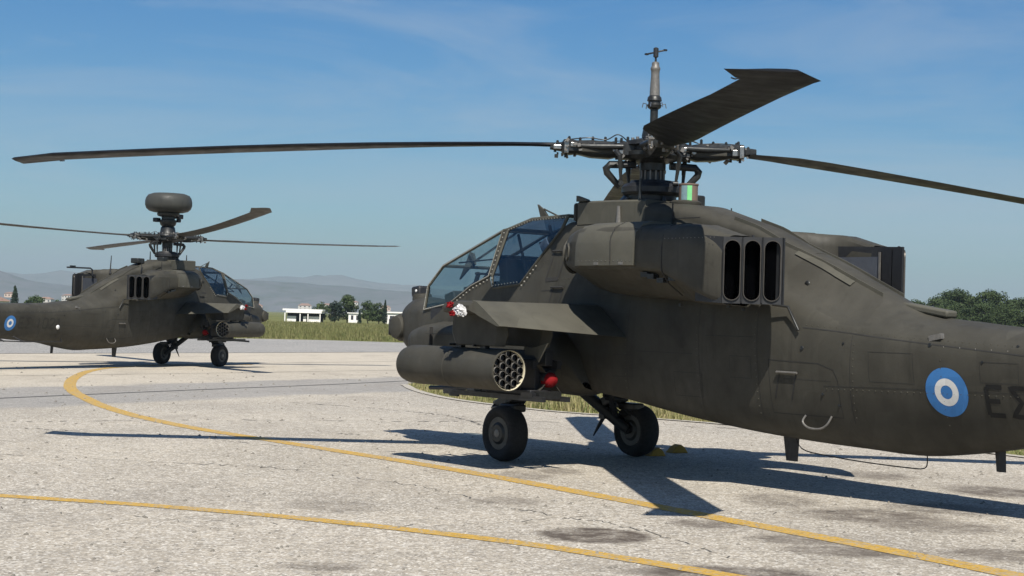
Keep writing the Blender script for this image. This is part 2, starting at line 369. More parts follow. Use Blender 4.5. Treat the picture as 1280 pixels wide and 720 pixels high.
# grass island behind the near helicopter
isl_near = [(-2.5, 39.7), (-2.02, 36.6), (-1.22, 33.7), (-.24, 31.7), (.79, 30.1), (1.9, 29.2), (3.4, 27.9), (4.18, 26.8), (5.6, 25.0), (6.9, 22.4), (9, 18.5), (12, 14), (18, 8)]
isl_far = [(26, 14), (30, 40), (24, 58), (8, 58), (0, 49), (-2.0, 43.0)]
sheet('grass_island', isl_near+isl_far, .008, M['ground'])
tag(strip_mesh(isl_near, .20, .014, .01).build('kerb_strip', M['kerb'], smooth=0), kind='structure')
def grass_mat(name, cs):
    b = NB(name); o = b.noise(.8, 5, .6); o2 = b.noise(11, 2)
    c = b.mix(b.ramp(o, [(.38, 0.), (.62, 1.)]), cs[0], cs[1]); c = b.mix(b.ramp(o2, [(.45, 0.), (.65, 1.)]), c, cs[2])
    b.bsdf(c, .9, 0, None, .15); return b.m
def inside(x, y, poly):
    c = False; j = len(poly)-1
    for i in range(len(poly)):
        a, b_ = poly[i], poly[j]
        if (a[1] > y) != (b_[1] > y) and x < (b_[0]-a[0])*(y-a[1])/(b_[1]-a[1])+a[0]: c = not c
        j = i
    return c
def tuft_field(name, mat, cand, n, h0, h1, w):
    m = MB(); vs = []; fs = []; k = 0
    for i in range(n):
        x, y = cand(); hh = rnd.uniform(h0, h1)*(.45+1.1*max(0, .5+noise.noise(Vector((x*.35, y*.35, 3))))); 
        for q in range(3):
            a = rnd.uniform(0, 2*PI); dx, dy = math.cos(a), math.sin(a); px = x+rnd.gauss(0, w*2); py = y+rnd.gauss(0, w*2); l = rnd.uniform(.1, .6)*hh
            vs += [(px-dy*w/2, py+dx*w/2, 0), (px+dy*w/2, py-dx*w/2, 0), (px+dx*l, py+dy*l, hh)]; fs.append((k, k+1, k+2)); k += 3
    m.v, m.f = vs, fs; o = m.build(name, mat, smooth=0); tag(o, kind='stuff'); return o
ipoly = isl_near+isl_far
def cand_i():
    while True:
        y = rnd.uniform(20, 52); x = rnd.uniform(-2.6, min(.42*y, 14))
        if rnd.random() > (26/y)**1.4+.1: continue
        if inside(x, y-.12, ipoly) and inside(x-.12, y, ipoly): return x, y
tuft_field('island_grass', grass_mat('dry_island_grass', ((.23, .20, .085), (.10, .135, .04), (.32, .27, .15))), cand_i, 26000, .05, .20, .022)
gpoly = [(-80, 50), (-60, 56), (-23.5, 81), (-15.6, 99.2), (-11.5, 101.3), (-6.7, 101.2), (10, 99), (40, 89), (120, 63), (120, 290), (-110, 290)]
def cand_g():
    while True:
        y = 76+190*rnd.random()**1.8; x = rnd.uniform(-.36, .30)*y
        if inside(x, y, gpoly): return x, y
tuft_field('field_grass', grass_mat('field_grass', ((.095, .112, .036), (.20, .175, .085), (.135, .145, .052))), cand_g, 52000, .12, .34, .045)

# ------------------------------------------------------------------ far things: hills, houses, trees
def hill_mat(name, c1, c2, sc):
    b = NB(name); a = b.noise(sc, 7, .65, .5); g = b.noise(sc*6, 5, .6)
    c = b.mix(b.ramp(a, [(.4, 0.), (.62, 1.)]), c1, c2); c = b.mix(b.ramp(g, [(.5, 0.), (.65, .7)]), c, (.05, .065, .035)); b.bsdf(c, .95, 0, None, .1); return b.m
def ridge(name, y0, dep, prof, mat, nx=150, ny=16, seed=0, rough=.18):
    x0, x1 = prof[0][0], prof[-1][0]; m = MB(); vs = []
    for j in range(ny+1):
        t = j/ny
        for i in range(nx+1):
            x = x0+(x1-x0)*i/nx
            for a, b_ in zip(prof, prof[1:]):
                if a[0] <= x <= b_[0]:
                    u = (x-a[0])/(b_[0]-a[0]); u = u*u*(3-2*u); h = a[1]+(b_[1]-a[1])*u; break
            y = y0+dep*t; s = math.sin(PI*min(t*1.0, 1))**.8 if t < 1 else 0
            f = 1+rough*2*noise.fractal(Vector((x/520+seed, y/520, seed)), 1, 2, 6)
            g = noise.fractal(Vector((x/190+seed, y/300, 5)), 1, 2, 5)
            vs.append((x, y+g*60, -3 if t in (0, 1) else h*s*f+g*h*.10*(1-abs(2*t-1))))
    fs = [(j*(nx+1)+i, j*(nx+1)+i+1, (j+1)*(nx+1)+i+1, (j+1)*(nx+1)+i) for j in range(ny) for i in range(nx)]
    m.v, m.f = vs, fs; o = m.build(name, mat); tag(o, kind='structure'); return o
ridge('hills', 4000, 1500, [(-3600, 84), (-1900, 72), (-1500, 88), (-1250, 58), (-1020, 70), (-700, 75), (-350, 74), (0, 76), (400, 70), (900, 55), (1500, 30), (3600, 24)], hill_mat('scrubby_hill', (.13, .125, .125), (.085, .095, .085), .004), seed=1)
ridge('mountain_ridge', 7600, 1600, [(-5000, 130), (-2400, 160), (-1500, 150), (-1150, 150), (-900, 168), (-600, 146), (300, 140), (1500, 80), (2600, 40), (5000, 40)], hill_mat('far_ridge', (.16, .15, .12), (.12, .12, .10), .002), seed=4)

M['wall_white'] = simple('white_render', (.78, .76, .71), .8, 0, .06, .5)
M['wall_pale'] = simple('pale_render', (.50, .47, .43), .8, 0, .08, .5)
M['wall_pink'] = simple('pinkish_render', (.55, .42, .34), .8, 0, .1, .5)
M['tile'] = simple('terracotta_tiles', (.24, .15, .11), .8, 0, .2, 2)
M['dark_open'] = simple('dark_opening', (.03, .03, .035), .6)
def house(x, y, w, dp, h, wallm, label, roof='hip', z0=0, group=None, nwin=3, storeys=1):
    r = empty('house', (x, y, z0), rnd.uniform(-.2, .2)); tag(r, label, 'house', group)
    MB().box((0, 0, h/2), (w, dp, h)).build('wall', wallm, r, 0)
    if roof == 'hip':
        rh = w*.16; e = .35
        MB().add([(-w/2-e, -dp/2-e, h), (w/2+e, -dp/2-e, h), (w/2+e, dp/2+e, h), (-w/2-e, dp/2+e, h), (-w/4, 0, h+rh), (w/4, 0, h+rh)],
                 [(0, 1, 5, 4), (1, 2, 5), (2, 3, 4, 5), (3, 0, 4), (3, 2, 1, 0)]).build('roof', M['tile'], r, 0)
    else: MB().box((0, 0, h+.12), (w+.5, dp+.5, .24)).build('roof', M['wall_white'], r, 0)
    for s in range(storeys):
        for k in range(nwin):
            MB().box(((k+.5)/nwin*w-w/2, -dp/2-.02, (s+.55)*h/storeys), (w/nwin*.36, .1, h/storeys*.42)).build('window', M['dark_open'], r, 0)
    return r
# low white shelter at the edge of the field
sh = empty('shelter', (-34.4, 276, 0), 0); tag(sh, 'long low white flat-roofed shelter with open dark bays beyond the grass', 'shelter')
MB().box((0, 0, 1.98), (6.6, 4.2, .30)).build('roof', M['wall_white'], sh, 0, .03)
MB().box((.2, -.1, 1.66), (5.9, 4.0, .34)).build('fascia', M['wall_white'], sh, 0)
MB().box((0, 1.9, .8), (6.0, .15, 1.5)).build('back_wall', M['dark_open'], sh, 0)
for x, w in ((-1.9, 1.5), (.3, .5), (1.9, 1.9)): MB().box((x, -1.2, .5), (w, .2, .9)).build('low_wall', M['wall_white'], sh, 0)
for x in (-2.9, -.4, .9, 2.9): MB().box((x, -1.9, .75), (.16, .16, 1.45)).build('post', M['wall_white'], sh, 0)
sh = empty('hut', (-25.2, 268, 0)); tag(sh, 'tiny white hut with two dark openings under the trees', 'hut')
MB().box((0, 0, .9), (1.9, 1.6, 1.5)).build('wall', M['wall_white'], sh, 0); MB().box((0, 0, 1.72), (2.3, 2.0, .14)).build('roof', M['wall_white'], sh, 0)
for x in (-.35, .5): MB().box((x, -.81, 1.0), (.4, .06, .7)).build('window', M['dark_open'], sh, 0)
house(-19.3, 285, 4.2, 3.5, 1.9, M['wall_white'], 'white flat-roofed shed just left of the near helicopter nose', 'flat', nwin=2)
house(-95.5, 300, 8, 5, 2.0, M['wall_white'], 'low white house with tiled roof at the left edge behind the tall bush', nwin=3)
HOUSES = [(-205, 1650, 13, 6, 2, 'white two-storey village house directly above the white shelter'), (-184, 1660, 10, 5, 1, 'small white village house just right of the two-storey one above the shelter'), (-160, 1690, 9, 7, 2, 'tall narrow white house seen through the gap left of the tallest tree'),
          (-246, 1600, 13, 4, 1, 'long low pinkish village house left of the white shelter'), (-130, 1720, 10, 5, 1, 'little pink village house between the trees right of the tallest tree'), (-272, 1640, 9, 4, 1, 'low white village house just right of the far helicopter nose'),
          (-420, 1500, 12, 4, 1, 'pale village house above the far tail boom beside the rightmost shrub'), (-395, 1480, 8, 6, 2, 'taller pale village house beside the far helicopter exhaust'), (-452, 1500, 9, 4, 1, 'small pink village house between the shrubs at the left')]
for i, (x, y, w, h, st, lab) in enumerate(HOUSES):
    house(x, y, w, 9, h*.85, M['wall_pink'] if 'pink' in lab else M['wall_pale'], lab, 'hip', 3+i % 3*2.0, 'village houses in the distance', 3, st)

def leaf_mat(name, c1, c2, c3):
    b = NB(name); oi = b.n('ShaderNodeObjectInfo'); a = b.noise(.55, 5, .6); a2 = b.noise(4.5, 2)
    c = b.mix(b.ramp(a, [(.4, 0.), (.6, 1.)]), c1, c2); c = b.mix(b.ramp(a2, [(.45, 0.), (.7, .8)]), c, c3)
    c = b.mix(b.math('MULTIPLY', oi.outputs['Random'], .45), c, c1)
    b.bsdf(c, .85, 0, None, .2); return b.m
M['pine'] = leaf_mat('pine_foliage', (.026, .042, .018), (.055, .080, .028), (.075, .098, .036))
M['cypress'] = leaf_mat('cypress_foliage', (.014, .026, .016), (.022, .038, .020), (.03, .046, .022))
M['bush'] = leaf_mat('bush_foliage', (.035, .058, .022), (.065, .095, .03), (.085, .115, .04))
M['bark'] = simple('bark', (.09, .07, .05), .9)
def tree_mesh(seed, h, rx, kind, leaf=.30, n=2600):
    """returns (trunk MB, crown MB): trunk with limbs and many leaf faces on uneven clumps"""
    r = random.Random(seed); t = MB(); cw = MB(); vs = []; fs = []
    base = h*(.10 if kind == 'pine' else .06)
    t.tube([(0, 0, -.1), (r.uniform(-.1, .1), 0, base), (r.uniform(-.3, .3), r.uniform(-.2, .2), h*.8)], [h*.030, h*.022, h*.008], 7)
    clumps = []
    if kind == 'cypress':
        for i in range(16): z = h*(.06+.9*i/15); clumps.append((Vector((r.uniform(-.08, .08)*rx, r.uniform(-.08, .08)*rx, z)), rx*(1-(i/15)**2*.82)*r.uniform(.85, 1.1), h*.07))
    else:
        for i in range(30):
            a = r.uniform(0, 2*PI); u = r.random(); z = base+(h-base)*(.06+.84*u); q = rx*(.25+.75*r.random())*math.sqrt(max(.05, 1-(abs(u-.42)/.66)**2))
            p = Vector((math.cos(a)*q*.8, math.sin(a)*q*.8, z)); s = rx*r.uniform(.24, .44)
            clumps.append((p, s, s*r.uniform(.55, .8))); t.tube([(0, 0, max(base*.8, z*.55)), p], [h*.010, h*.003], 5)
        clumps.append((Vector((0, 0, h*.93)), rx*.33, rx*.26))
    per = n//len(clumps); k = 0
    for c_, s, sz in clumps:
        for i in range(per):
            d_ = Vector((r.gauss(0, 1), r.gauss(0, 1), r.gauss(0, 1))).normalized(); rr = r.uniform(.62, 1.12)
            p = c_+Vector((d_.x*s*rr, d_.y*s*rr, d_.z*sz*rr)); nrm = (d_+Vector((r.gauss(0, .5), r.gauss(0, .5), r.gauss(0, .5)))).normalized()
            a = nrm.orthogonal().normalized(); b_ = nrm.cross(a); L_ = leaf*r.uniform(.5, 1.2)
            an = r.uniform(0, PI); a, b_ = a*math.cos(an)+b_*math.sin(an), b_*math.cos(an)-a*math.sin(an)
            vs += [p-a*L_*.5, p+b_*L_*.3, p+a*L_*.5, p-b_*L_*.3]; fs.append((k, k+1, k+2, k+3)); k += 4
    cw.v = [tuple(v) for v in vs]; cw.f = fs
    return t, cw
def make_tree(name, seed, h, rx, kind, mat, loc, label, cat='tree', group=None, leaf=.3, n=2600):
    t, cw = tree_mesh(seed, h, rx, kind, leaf, n); r = empty(name, loc, rnd.uniform(0, 6.28)); tag(r, label, cat, group)
    t.build('trunk', M['bark'], r, 60); cw.build('crown', mat, r, 0); return r
# pine wood on the right, far beyond the tail boom: front trees one by one
protos = [make_tree('pine_tree', 20+i, 7.6+.5*i, 2.9+.25*i, 'pine', M['pine'], (60+i*7, 230, 0), '', leaf=.36, n=5600) for i in range(4)]
used = set(); spots = []
x = 36.0; tops = [(1125, 398), (1150, 386), (1175, 372), (1195, 363), (1215, 368), (1228, 376), (1240, 370), (1258, 370), (1280, 377), (1320, 372), (1400, 376)]
for row, (yy, st, dh) in enumerate([(222, 2.8, 0), (232, 2.9, .4), (243, 2.9, .7), (256, 3.0, 1.0)]):
    x = 46.0+row*1.3
    while x < 104:
        y = yy+rnd.uniform(-4, 4); u = 640+2077*x/y+13
        tp = 402 if u < 1125 else None
        for a, b_ in zip(tops, tops[1:]):
            if a[0] <= u < b_[0]: tp = a[1]+(b_[1]-a[1])*(u-a[0])/(b_[0]-a[0])
        if tp is None: tp = 376
        hor = 397.6+.0296*(u-640); hh = 2.2+(hor-tp)*y/2077
        spots.append((x, y, hh*(rnd.uniform(.9, 1.08) if row > 1 else rnd.uniform(.62, .92)), row)); x += st*rnd.uniform(.7, 1.3)
ORD = ['leftmost', 'second', 'third', 'fourth', 'fifth', 'sixth', 'seventh', 'eighth', 'ninth', 'tenth', 'eleventh', 'twelfth', 'thirteenth', 'fourteenth', 'fifteenth', 'sixteenth', 'seventeenth', 'eighteenth', 'nineteenth', 'twentieth', 'twenty-first', 'twenty-second', 'twenty-third', 'twenty-fourth', 'twenty-fifth', 'twenty-sixth', 'twenty-seventh']
ROW = ['front', 'second', 'third', 'rearmost']; cnt = [0]*4
for i, (x, y, hh, row) in enumerate(spots):
    j = i % 4
    o = protos[j] if j not in used else copy_tree(protos[j]); used.add(j)
    o.location = (x, y, 0); s = hh/(7.6+.5*j)/1.03; sx = max(s, .75)*rnd.uniform(.95, 1.2); o.scale = (sx, sx, s); o.rotation_euler = (0, 0, rnd.uniform(0, 6.28))
    k_ = cnt[row]; cnt[row] += 1
    o['label'] = '%s pine %sin the %s row of the wood beyond the tail boom' % (ORD[min(k_, 26)], '' if k_ == 0 else 'from the left ', ROW[row]); o['group'] = 'pine trees of the wood on the right'
# trees between the two helicopters
make_tree('broadleaf_tree', 60, 4.7, 2.1, 'pine', M['pine'], (-27.9, 283, 0), 'tall dark bushy tree, highest of the group left of the near helicopter nose', leaf=.34, n=3600)
make_tree('broadleaf_tree', 61, 3.3, 1.8, 'pine', M['pine'], (-31.9, 279, 0), 'low dark tree directly right of the white shelter', leaf=.30, n=2600)
make_tree('broadleaf_tree', 65, 3.5, 1.8, 'pine', M['cypress'], (-29.9, 282, 0), 'dark tree squeezed between the low tree by the shelter and the tallest tree', leaf=.30, n=2600)
make_tree('broadleaf_tree', 62, 3.7, 2.0, 'pine', M['bush'], (-24.6, 286, 0), 'lighter green rounded tree right of the tallest tree', leaf=.32, n=2600)
make_tree('broadleaf_tree', 66, 3.5, 1.6, 'pine', M['pine'], (-22.6, 284, 0), 'dark rounded tree immediately left of the slim cypress', leaf=.32, n=2400)
make_tree('cypress_tree', 63, 4.0, .45, 'cypress', M['cypress'], (-21.1, 278, 0), 'tall slim dark cypress just left of the near helicopter nose', leaf=.22, n=1800)
make_tree('cypress_tree', 64, 2.2, .35, 'cypress', M['cypress'], (-23.9, 262, 0), 'very small pointed cypress standing in front of the trees by the tiny hut', leaf=.2, n=1200)
make_tree('cypress_tree', 70, 4.6, .75, 'cypress', M['cypress'], (-84.6, 283, 0), 'dark upright cypress at the left edge above the tail boom of the far helicopter', leaf=.3, n=1800)
make_tree('shrub', 71, 3.0, 2.0, 'pine', M['bush'], (-81.2, 284, 0), 'rounded green shrub right of the leftmost cypress', 'shrub', leaf=.34, n=2200)
make_tree('shrub', 72, 2.3, 1.5, 'pine', M['bush'], (-78.2, 286, 0), 'middle one of three green shrubs above the far tail boom', 'shrub', leaf=.34, n=1800)
make_tree('shrub', 73, 2.1, 1.6, 'pine', M['bush'], (-75.5, 286, 0), 'lowest and rightmost green shrub above the far tail boom', 'shrub', leaf=.34, n=1800)
#HELI#
# ------------------------------------------------------------------ helicopters (local frame: x forward, y to port, z up)
SECT = [  # x, half profile (y, z) top centre -> bottom centre
 (-9.15, [(0, 1.60), (.06, 1.59), (.10, 1.54), (.12, 1.46), (.12, 1.38), (.10, 1.25), (.08, 1.17), (.05, 1.13), (0, 1.12)]),
 (-8.9, [(0, 1.64), (.10, 1.62), (.16, 1.56), (.20, 1.46), (.19, 1.34), (.16, 1.18), (.12, 1.07), (.07, 1.02), (0, 1.00)]),
 (-7.0, [(0, 1.67), (.18, 1.645), (.29, 1.575), (.35, 1.46), (.34, 1.27), (.28, 1.03), (.20, .87), (.11, .81), (0, .795)]),
 (-5.4, [(0, 1.70), (.24, 1.67), (.39, 1.585), (.46, 1.47), (.445, 1.23), (.37, .96), (.265, .77), (.14, .69), (0, .675)]),
 (-4.6, [(0, 1.76), (.25, 1.72), (.44, 1.63), (.53, 1.51), (.515, 1.25), (.43, .94), (.31, .70), (.16, .57), (0, .545)]),
 (-4.0, [(0, 1.83), (.22, 1.79), (.45, 1.69), (.57, 1.56), (.56, 1.28), (.48, .95), (.35, .68), (.19, .51), (0, .475)]),
 (-3.4, [(0, 2.08), (.17, 2.04), (.37, 1.84), (.57, 1.66), (.60, 1.33), (.54, .97), (.41, .67), (.24, .52), (0, .49)]),
 (-2.8, [(0, 2.34), (.18, 2.30), (.36, 2.03), (.58, 1.86), (.635, 1.50), (.575, 1.0), (.46, .68), (.29, .54), (0, .51)]),
 (-1.9, [(0, 2.65), (.21, 2.61), (.38, 2.30), (.56, 2.06), (.64, 1.62), (.59, 1.06), (.49, .72), (.31, .59), (0, .56)]),
 (-.9, [(0, 2.88), (.25, 2.85), (.42, 2.60), (.54, 2.2), (.62, 1.68), (.60, 1.13), (.51, .79), (.35, .69), (0, .67)]),
 (-.2, [(0, 2.86), (.30, 2.85), (.44, 2.68), (.53, 2.2), (.60, 1.7), (.61, 1.2), (.55, .86), (.39, .80), (0, .79)]),
 (.5, [(0, 2.85), (.30, 2.84), (.44, 2.70), (.52, 2.25), (.58, 1.8), (.59, 1.3), (.54, .93), (.39, .87), (0, .86)]),
 (1.02, [(0, 2.84), (.28, 2.83), (.40, 2.74), (.49, 2.30), (.55, 1.85), (.57, 1.35), (.53, 1.0), (.38, .92), (0, .90)]),
 (1.10, [(.395, 2.74), (.395, 2.74), (.398, 2.73), (.485, 2.30), (.55, 1.85), (.57, 1.35), (.52, 1.01), (.37, .92), (0, .91)]),
 (1.48, [(.468, 2.36), (.468, 2.36), (.47, 2.35), (.50, 2.2), (.545, 1.85), (.565, 1.35), (.52, 1.03), (.37, .94), (0, .92)]),
 (1.77, [(.498, 2.08), (.498, 2.08), (.50, 2.07), (.515, 1.98), (.54, 1.8), (.56, 1.35), (.51, 1.05), (.36, .96), (0, .94)]),
 (2.34, [(.500, 2.035), (.500, 2.035), (.502, 2.03), (.51, 1.94), (.53, 1.75), (.55, 1.35), (.50, 1.06), (.36, .98), (0, .96)]),
 (2.43, [(.480, 2.185), (.480, 2.185), (.483, 2.18), (.505, 1.98), (.53, 1.75), (.55, 1.35), (.50, 1.06), (.36, .98), (0, .96)]),
 (2.81, [(.470, 2.065), (.470, 2.065), (.473, 2.06), (.49, 1.90), (.515, 1.70), (.53, 1.35), (.48, 1.07), (.35, .99), (0, .97)]),
 (3.31, [(.450, 1.835), (.450, 1.835), (.453, 1.83), (.465, 1.74), (.48, 1.60), (.50, 1.33), (.45, 1.09), (.33, 1.01), (0, .99)]),
 (3.88, [(.420, 1.745), (.420, 1.745), (.422, 1.74), (.43, 1.67), (.445, 1.55), (.45, 1.33), (.41, 1.13), (.30, 1.05), (0, 1.03)]),
 (3.94, [(0, 1.84), (.24, 1.82), (.40, 1.74), (.425, 1.66), (.435, 1.54), (.44, 1.33), (.40, 1.15), (.29, 1.07), (0, 1.05)]),
 (4.35, [(0, 1.92), (.20, 1.89), (.34, 1.77), (.37, 1.64), (.375, 1.50), (.37, 1.35), (.33, 1.22), (.24, 1.15), (0, 1.13)]),
 (4.70, [(0, 1.86), (.14, 1.83), (.24, 1.73), (.27, 1.61), (.275, 1.50), (.26, 1.38), (.22, 1.30), (.16, 1.25), (0, 1.24)]),
 (4.92, [(0, 1.66), (.07, 1.65), (.12, 1.61), (.15, 1.56), (.15, 1.49), (.14, 1.42), (.11, 1.38), (.07, 1.35), (0, 1.34)]),
]
def fuselage_mesh():
    xs = [s[0] for s in SECT]
    def prof(s, open_):
        h = s[1]
        return spline(h, 4)
    rows = [(s[0], prof(s, 1.05 < s[0] < 3.9)) for s in SECT]
    # interpolate along x with catmull-rom except over sharp steps
    out = []
    for i in range(len(rows)-1):
        p = [rows[max(i-1, 0)], rows[i], rows[i+1], rows[min(i+2, len(rows)-1)]]
        gap = rows[i+1][0]-rows[i][0]; k = 1 if gap < .15 else (5 if gap > .7 else 3)
        sharp = 1.05 < rows[i][0] < 3.9 or 1.05 < rows[i+1][0] < 3.9
        for q in range(k):
            t = q/k
            if sharp: out.append((p[1][0]+(p[2][0]-p[1][0])*t, [(a[0]+(b_[0]-a[0])*t, a[1]+(b_[1]-a[1])*t) for a, b_ in zip(p[1][1], p[2][1])]))
            else:
                if p[0][0] == p[1][0] or i == 0: pa = p[1]
                else: pa = p[0]
                # tangents scaled for uneven spacing
                x1, x2 = p[1][0], p[2][0]; dx = x2-x1
                def her(a0, a1, a2, a3):
                    m1 = (a2-a0)/max(1e-6, (x2-p[0][0]) if p[0][0] != x1 else dx)*dx; m2 = (a3-a1)/max(1e-6, (p[3][0]-x1) if p[3][0] != x2 else dx)*dx
                    return (2*t**3-3*t*t+1)*a1+(t**3-2*t*t+t)*m1+(-2*t**3+3*t*t)*a2+(t**3-t*t)*m2
                cut = lambda r: 1.05 < r[0] < 3.9
                P0 = p[1] if cut(p[0]) else p[0]; P3 = p[2] if cut(p[3]) else p[3]
                out.append((x1+dx*t, [(her(a0[0], a1[0], a2[0], a3[0]), her(a0[1], a1[1], a2[1], a3[1])) for a0, a1, a2, a3 in zip(P0[1], p[1][1], p[2][1], P3[1])]))
    out.append(rows[-1]); m = MB(); rings = []
    for x, h in out: rings.append([(x, y, z) for y, z in h]+[(x, -y, z) for y, z in reversed(h)][0:])
    n = len(rings[0]); vs = [v for r in rings for v in r]; fs = []
    half = n//2
    for i in range(len(rings)-1):
        for k in range(n-1):
            if k == half-1: continue
            fs.append((i*n+k, i*n+k+1, (i+1)*n+k+1, (i+1)*n+k))
    fs += [tuple(range(n)), tuple(reversed(range((len(rings)-1)*n, len(rings)*n)))]
    m.v, m.f = vs, fs; return m

H = empty('attack_helicopter', (1.567, 18.977, 0), math.radians(127.216))
tag(H, 'large dark olive attack helicopter in front, slim air data mast on its rotor head', 'helicopter', 'attack helicopters parked on the apron')
fus = fixn(fuselage_mesh().build('fuselage', M['olive'], H))
bvh = BVHTree.FromPolygons([v.co for v in fus.data.vertices], [tuple(p.vertices) for p in fus.data.polygons])
def surf(x, z, s=1, eps=.004):
    h, n, i, d_ = bvh.ray_cast(Vector((x, 3*s, z)), Vector((0, -s, 0)))
    if h is None: return Vector((x, .3*s, z))
    if n.y*s < 0: n = -n
    return h+n*eps
def side_strip(pts, w, s=1, eps=.003, step=.05, m=None):
    m = m or MB(); P = []
    for a, b_ in zip(pts, pts[1:]):
        k = max(1, int(math.hypot(b_[0]-a[0], b_[1]-a[1])/step))
        for q in range(k): P.append((a[0]+(b_[0]-a[0])*q/k, a[1]+(b_[1]-a[1])*q/k))
    P.append(pts[-1]); vs = []; fs = []
    for i, q in enumerate(P):
        a = P[max(0, i-1)]; b_ = P[min(len(P)-1, i+1)]; dx, dz = b_[0]-a[0], b_[1]-a[1]; l = math.hypot(dx, dz) or 1; nx, nz = -dz/l*w/2, dx/l*w/2
        vs += [surf(q[0]+nx, q[1]+nz, s, eps), surf(q[0]-nx, q[1]-nz, s, eps)]
        if i: fs.append((2*i-2, 2*i-1, 2*i+1, 2*i))
    return m.add(vs, fs)
def disc(cx, cz, r0, r1, s, eps, n=40, rings=4):
    m = MB(); vs = []; fs = []
    for j in range(rings+1):
        r = r0+(r1-r0)*j/rings
        for k in range(n): a = 2*PI*k/n; vs.append(surf(cx+math.cos(a)*r, cz+math.sin(a)*r, s, eps))
    for j in range(rings):
        for k in range(n): fs.append((j*n+k, j*n+(k+1) % n, (j+1)*n+(k+1) % n, (j+1)*n+k))
    return m.add(vs, fs)
# painted national roundels, tilted lettering
for s, cx, cz in ((1, -4.59, 1.115), (-1, -6.82, 1.175)):
    r = k9 = 1 if s > 0 else .85
    r = disc(cx, cz, .125*k9, .222*k9, s, .004).build('roundel', M['blue'], H, 60)
    disc(cx, cz, .062*k9, .125*k9, s, .005).build('white_ring', M['white'], r, 60)
    disc(cx, cz, .0, .062*k9, s, .004).build('centre_disc', M['blue'], r, 60)
GL = {'E': [[(0, 0), (0, 1)], [(0, 1), (.62, 1)], [(0, .5), (.5, .5)], [(0, 0), (.62, 0)]],
      'S': [[(.64, 1), (0, 1), (.42, .5), (0, 0), (.66, 0)]],
      '1': [[(.12, .78), (.34, 1), (.34, 0)]], '0': [[(0, .15), (0, .85), (.15, 1), (.5, 1), (.64, .85), (.64, .15), (.5, 0), (.15, 0), (0, .15)]],
      '2': [[(0, .8), (.15, 1), (.5, 1), (.64, .82), (.6, .6), (0, 0), (.66, 0)]]}
for s, x0, z0, sh_ in ((1, -5.00, .935, 0), (-1, -6.52, 1.06, 0)):
    hgt = .25; cx = x0
    for ch in ('ES' if s > 0 else 'ES 1021'):
        if ch == ' ': cx += -s*.12; continue
        m = MB()
        for st in GL[ch]: side_strip([(cx - s*px*hgt*1.0, z0+pz*hgt) for px, pz in st], .042, s, .0035, .04, m)
        m.build('letter' if ch in 'ES' else 'digit', M['letter'] if s > 0 else M['faint_letter'], H, 60); cx -= s*.235
# panel seams, hinge line of the boom, access doors
m = MB()
for s in (1, -1):
    for pts, w in (([(-2.95, 1.66), (-3.38, 1.63), (-4.0, 1.575), (-5.4, 1.47), (-7, 1.45), (-8.9, 1.45)], .010), ([(-3.2, 1.10), (-4.1, 1.12), (-5.2, 1.135), (-7, 1.15), (-8.8, 1.2)], .006),
                   ([(-3.55, 1.60), (-3.50, .75)], .007), ([(-5.75, 1.62), (-5.75, .75)], .007), ([(-7.2, 1.6), (-7.2, .85)], .006), ([(-1.5, 1.9), (-1.5, .75)], .006), ([(-2.35, 1.95), (-2.35, .7)], .006),
                   ([(-.35, 1.9), (-.35, .85)], .006), ([(.6, 1.9), (.6, .95)], .006), ([(-2.5, 1.33), (-3.15, 1.315), (-3.33, 1.26), (-3.38, 1.15), (-3.38, .80), (-2.5, .80)], .008), ([(-2.5, 1.33), (-2.5, .8)], .006),
                   ([(-1.6, 1.55), (-2.3, 1.55)], .006), ([(-.5, 1.35), (-1.4, 1.35)], .006), ([(-2.7, 1.15), (-3.3, 1.15)], .004),
                   ([(.28, 2.4), (.62, 2.40)], .006), ([(.45, 1.95), (.05, 1.95)], .010), ([(.95, 2.02), (1.32, 2.00)], .010)):
        side_strip(pts, w, s, .0022, .05, m)
m.build('panel_seams', M['dark_seam'], H, 0)
rv2 = MB()
def rivet_row(pts, step, s):
    for a_, b_ in zip(pts, pts[1:]):
        n_ = max(1, int(math.hypot(b_[0]-a_[0], b_[1]-a_[1])/step))
        for i_ in range(n_):
            t_ = (i_+.5)/n_; c_ = surf(a_[0]+(b_[0]-a_[0])*t_, a_[1]+(b_[1]-a_[1])*t_, s, .0015); rv2.box(c_, (.009, .006, .009))
for s in (1, -1):
    for pts in ([(-2.95, 1.69), (-3.38, 1.665), (-4.0, 1.60), (-7, 1.475)], [(-3.2, 1.075), (-5.2, 1.11), (-7, 1.125)], [(-3.58, 1.55), (-3.53, .78)], [(-5.72, 1.55), (-5.72, .75)], [(-2.32, 1.9), (-2.32, .75)], [(-1.47, 1.8), (-1.47, .8)], [(-.32, 1.8), (-.32, .9)], [(.63, 1.8), (.63, 1.0)],
                [(-4.55, 1.44), (-4.55, .70)], [(1.95, 1.97), (1.0, 2.55)], [(1.05, 2.15), (.35, 2.15)], [(.9, 2.65), (.2, 2.62)]):
        rivet_row(pts, .07, s)
tag(rv2.build('rivets', M['olive_light'], H, 0), kind='stuff')
m = MB()
for s in (1, -1):
    for (x0, z0, w_, h_) in ((-3.75, 1.45, .5, .28), (-4.95, 1.40, .38, .18), (-1.1, 1.15, .42, .25), (-1.95, 1.35, .30, .22), (.2, 1.75, .34, .26), (-6.2, 1.35, .5, .22), (-.1, 1.3, .34, .24)):
        side_strip([(x0, z0), (x0-w_, z0), (x0-w_, z0-h_), (x0, z0-h_), (x0, z0)], .0045, s, .002, .04, m)
m.build('access_panel_outlines', M['dark_seam'], H, 0)['kind'] = 'stuff'
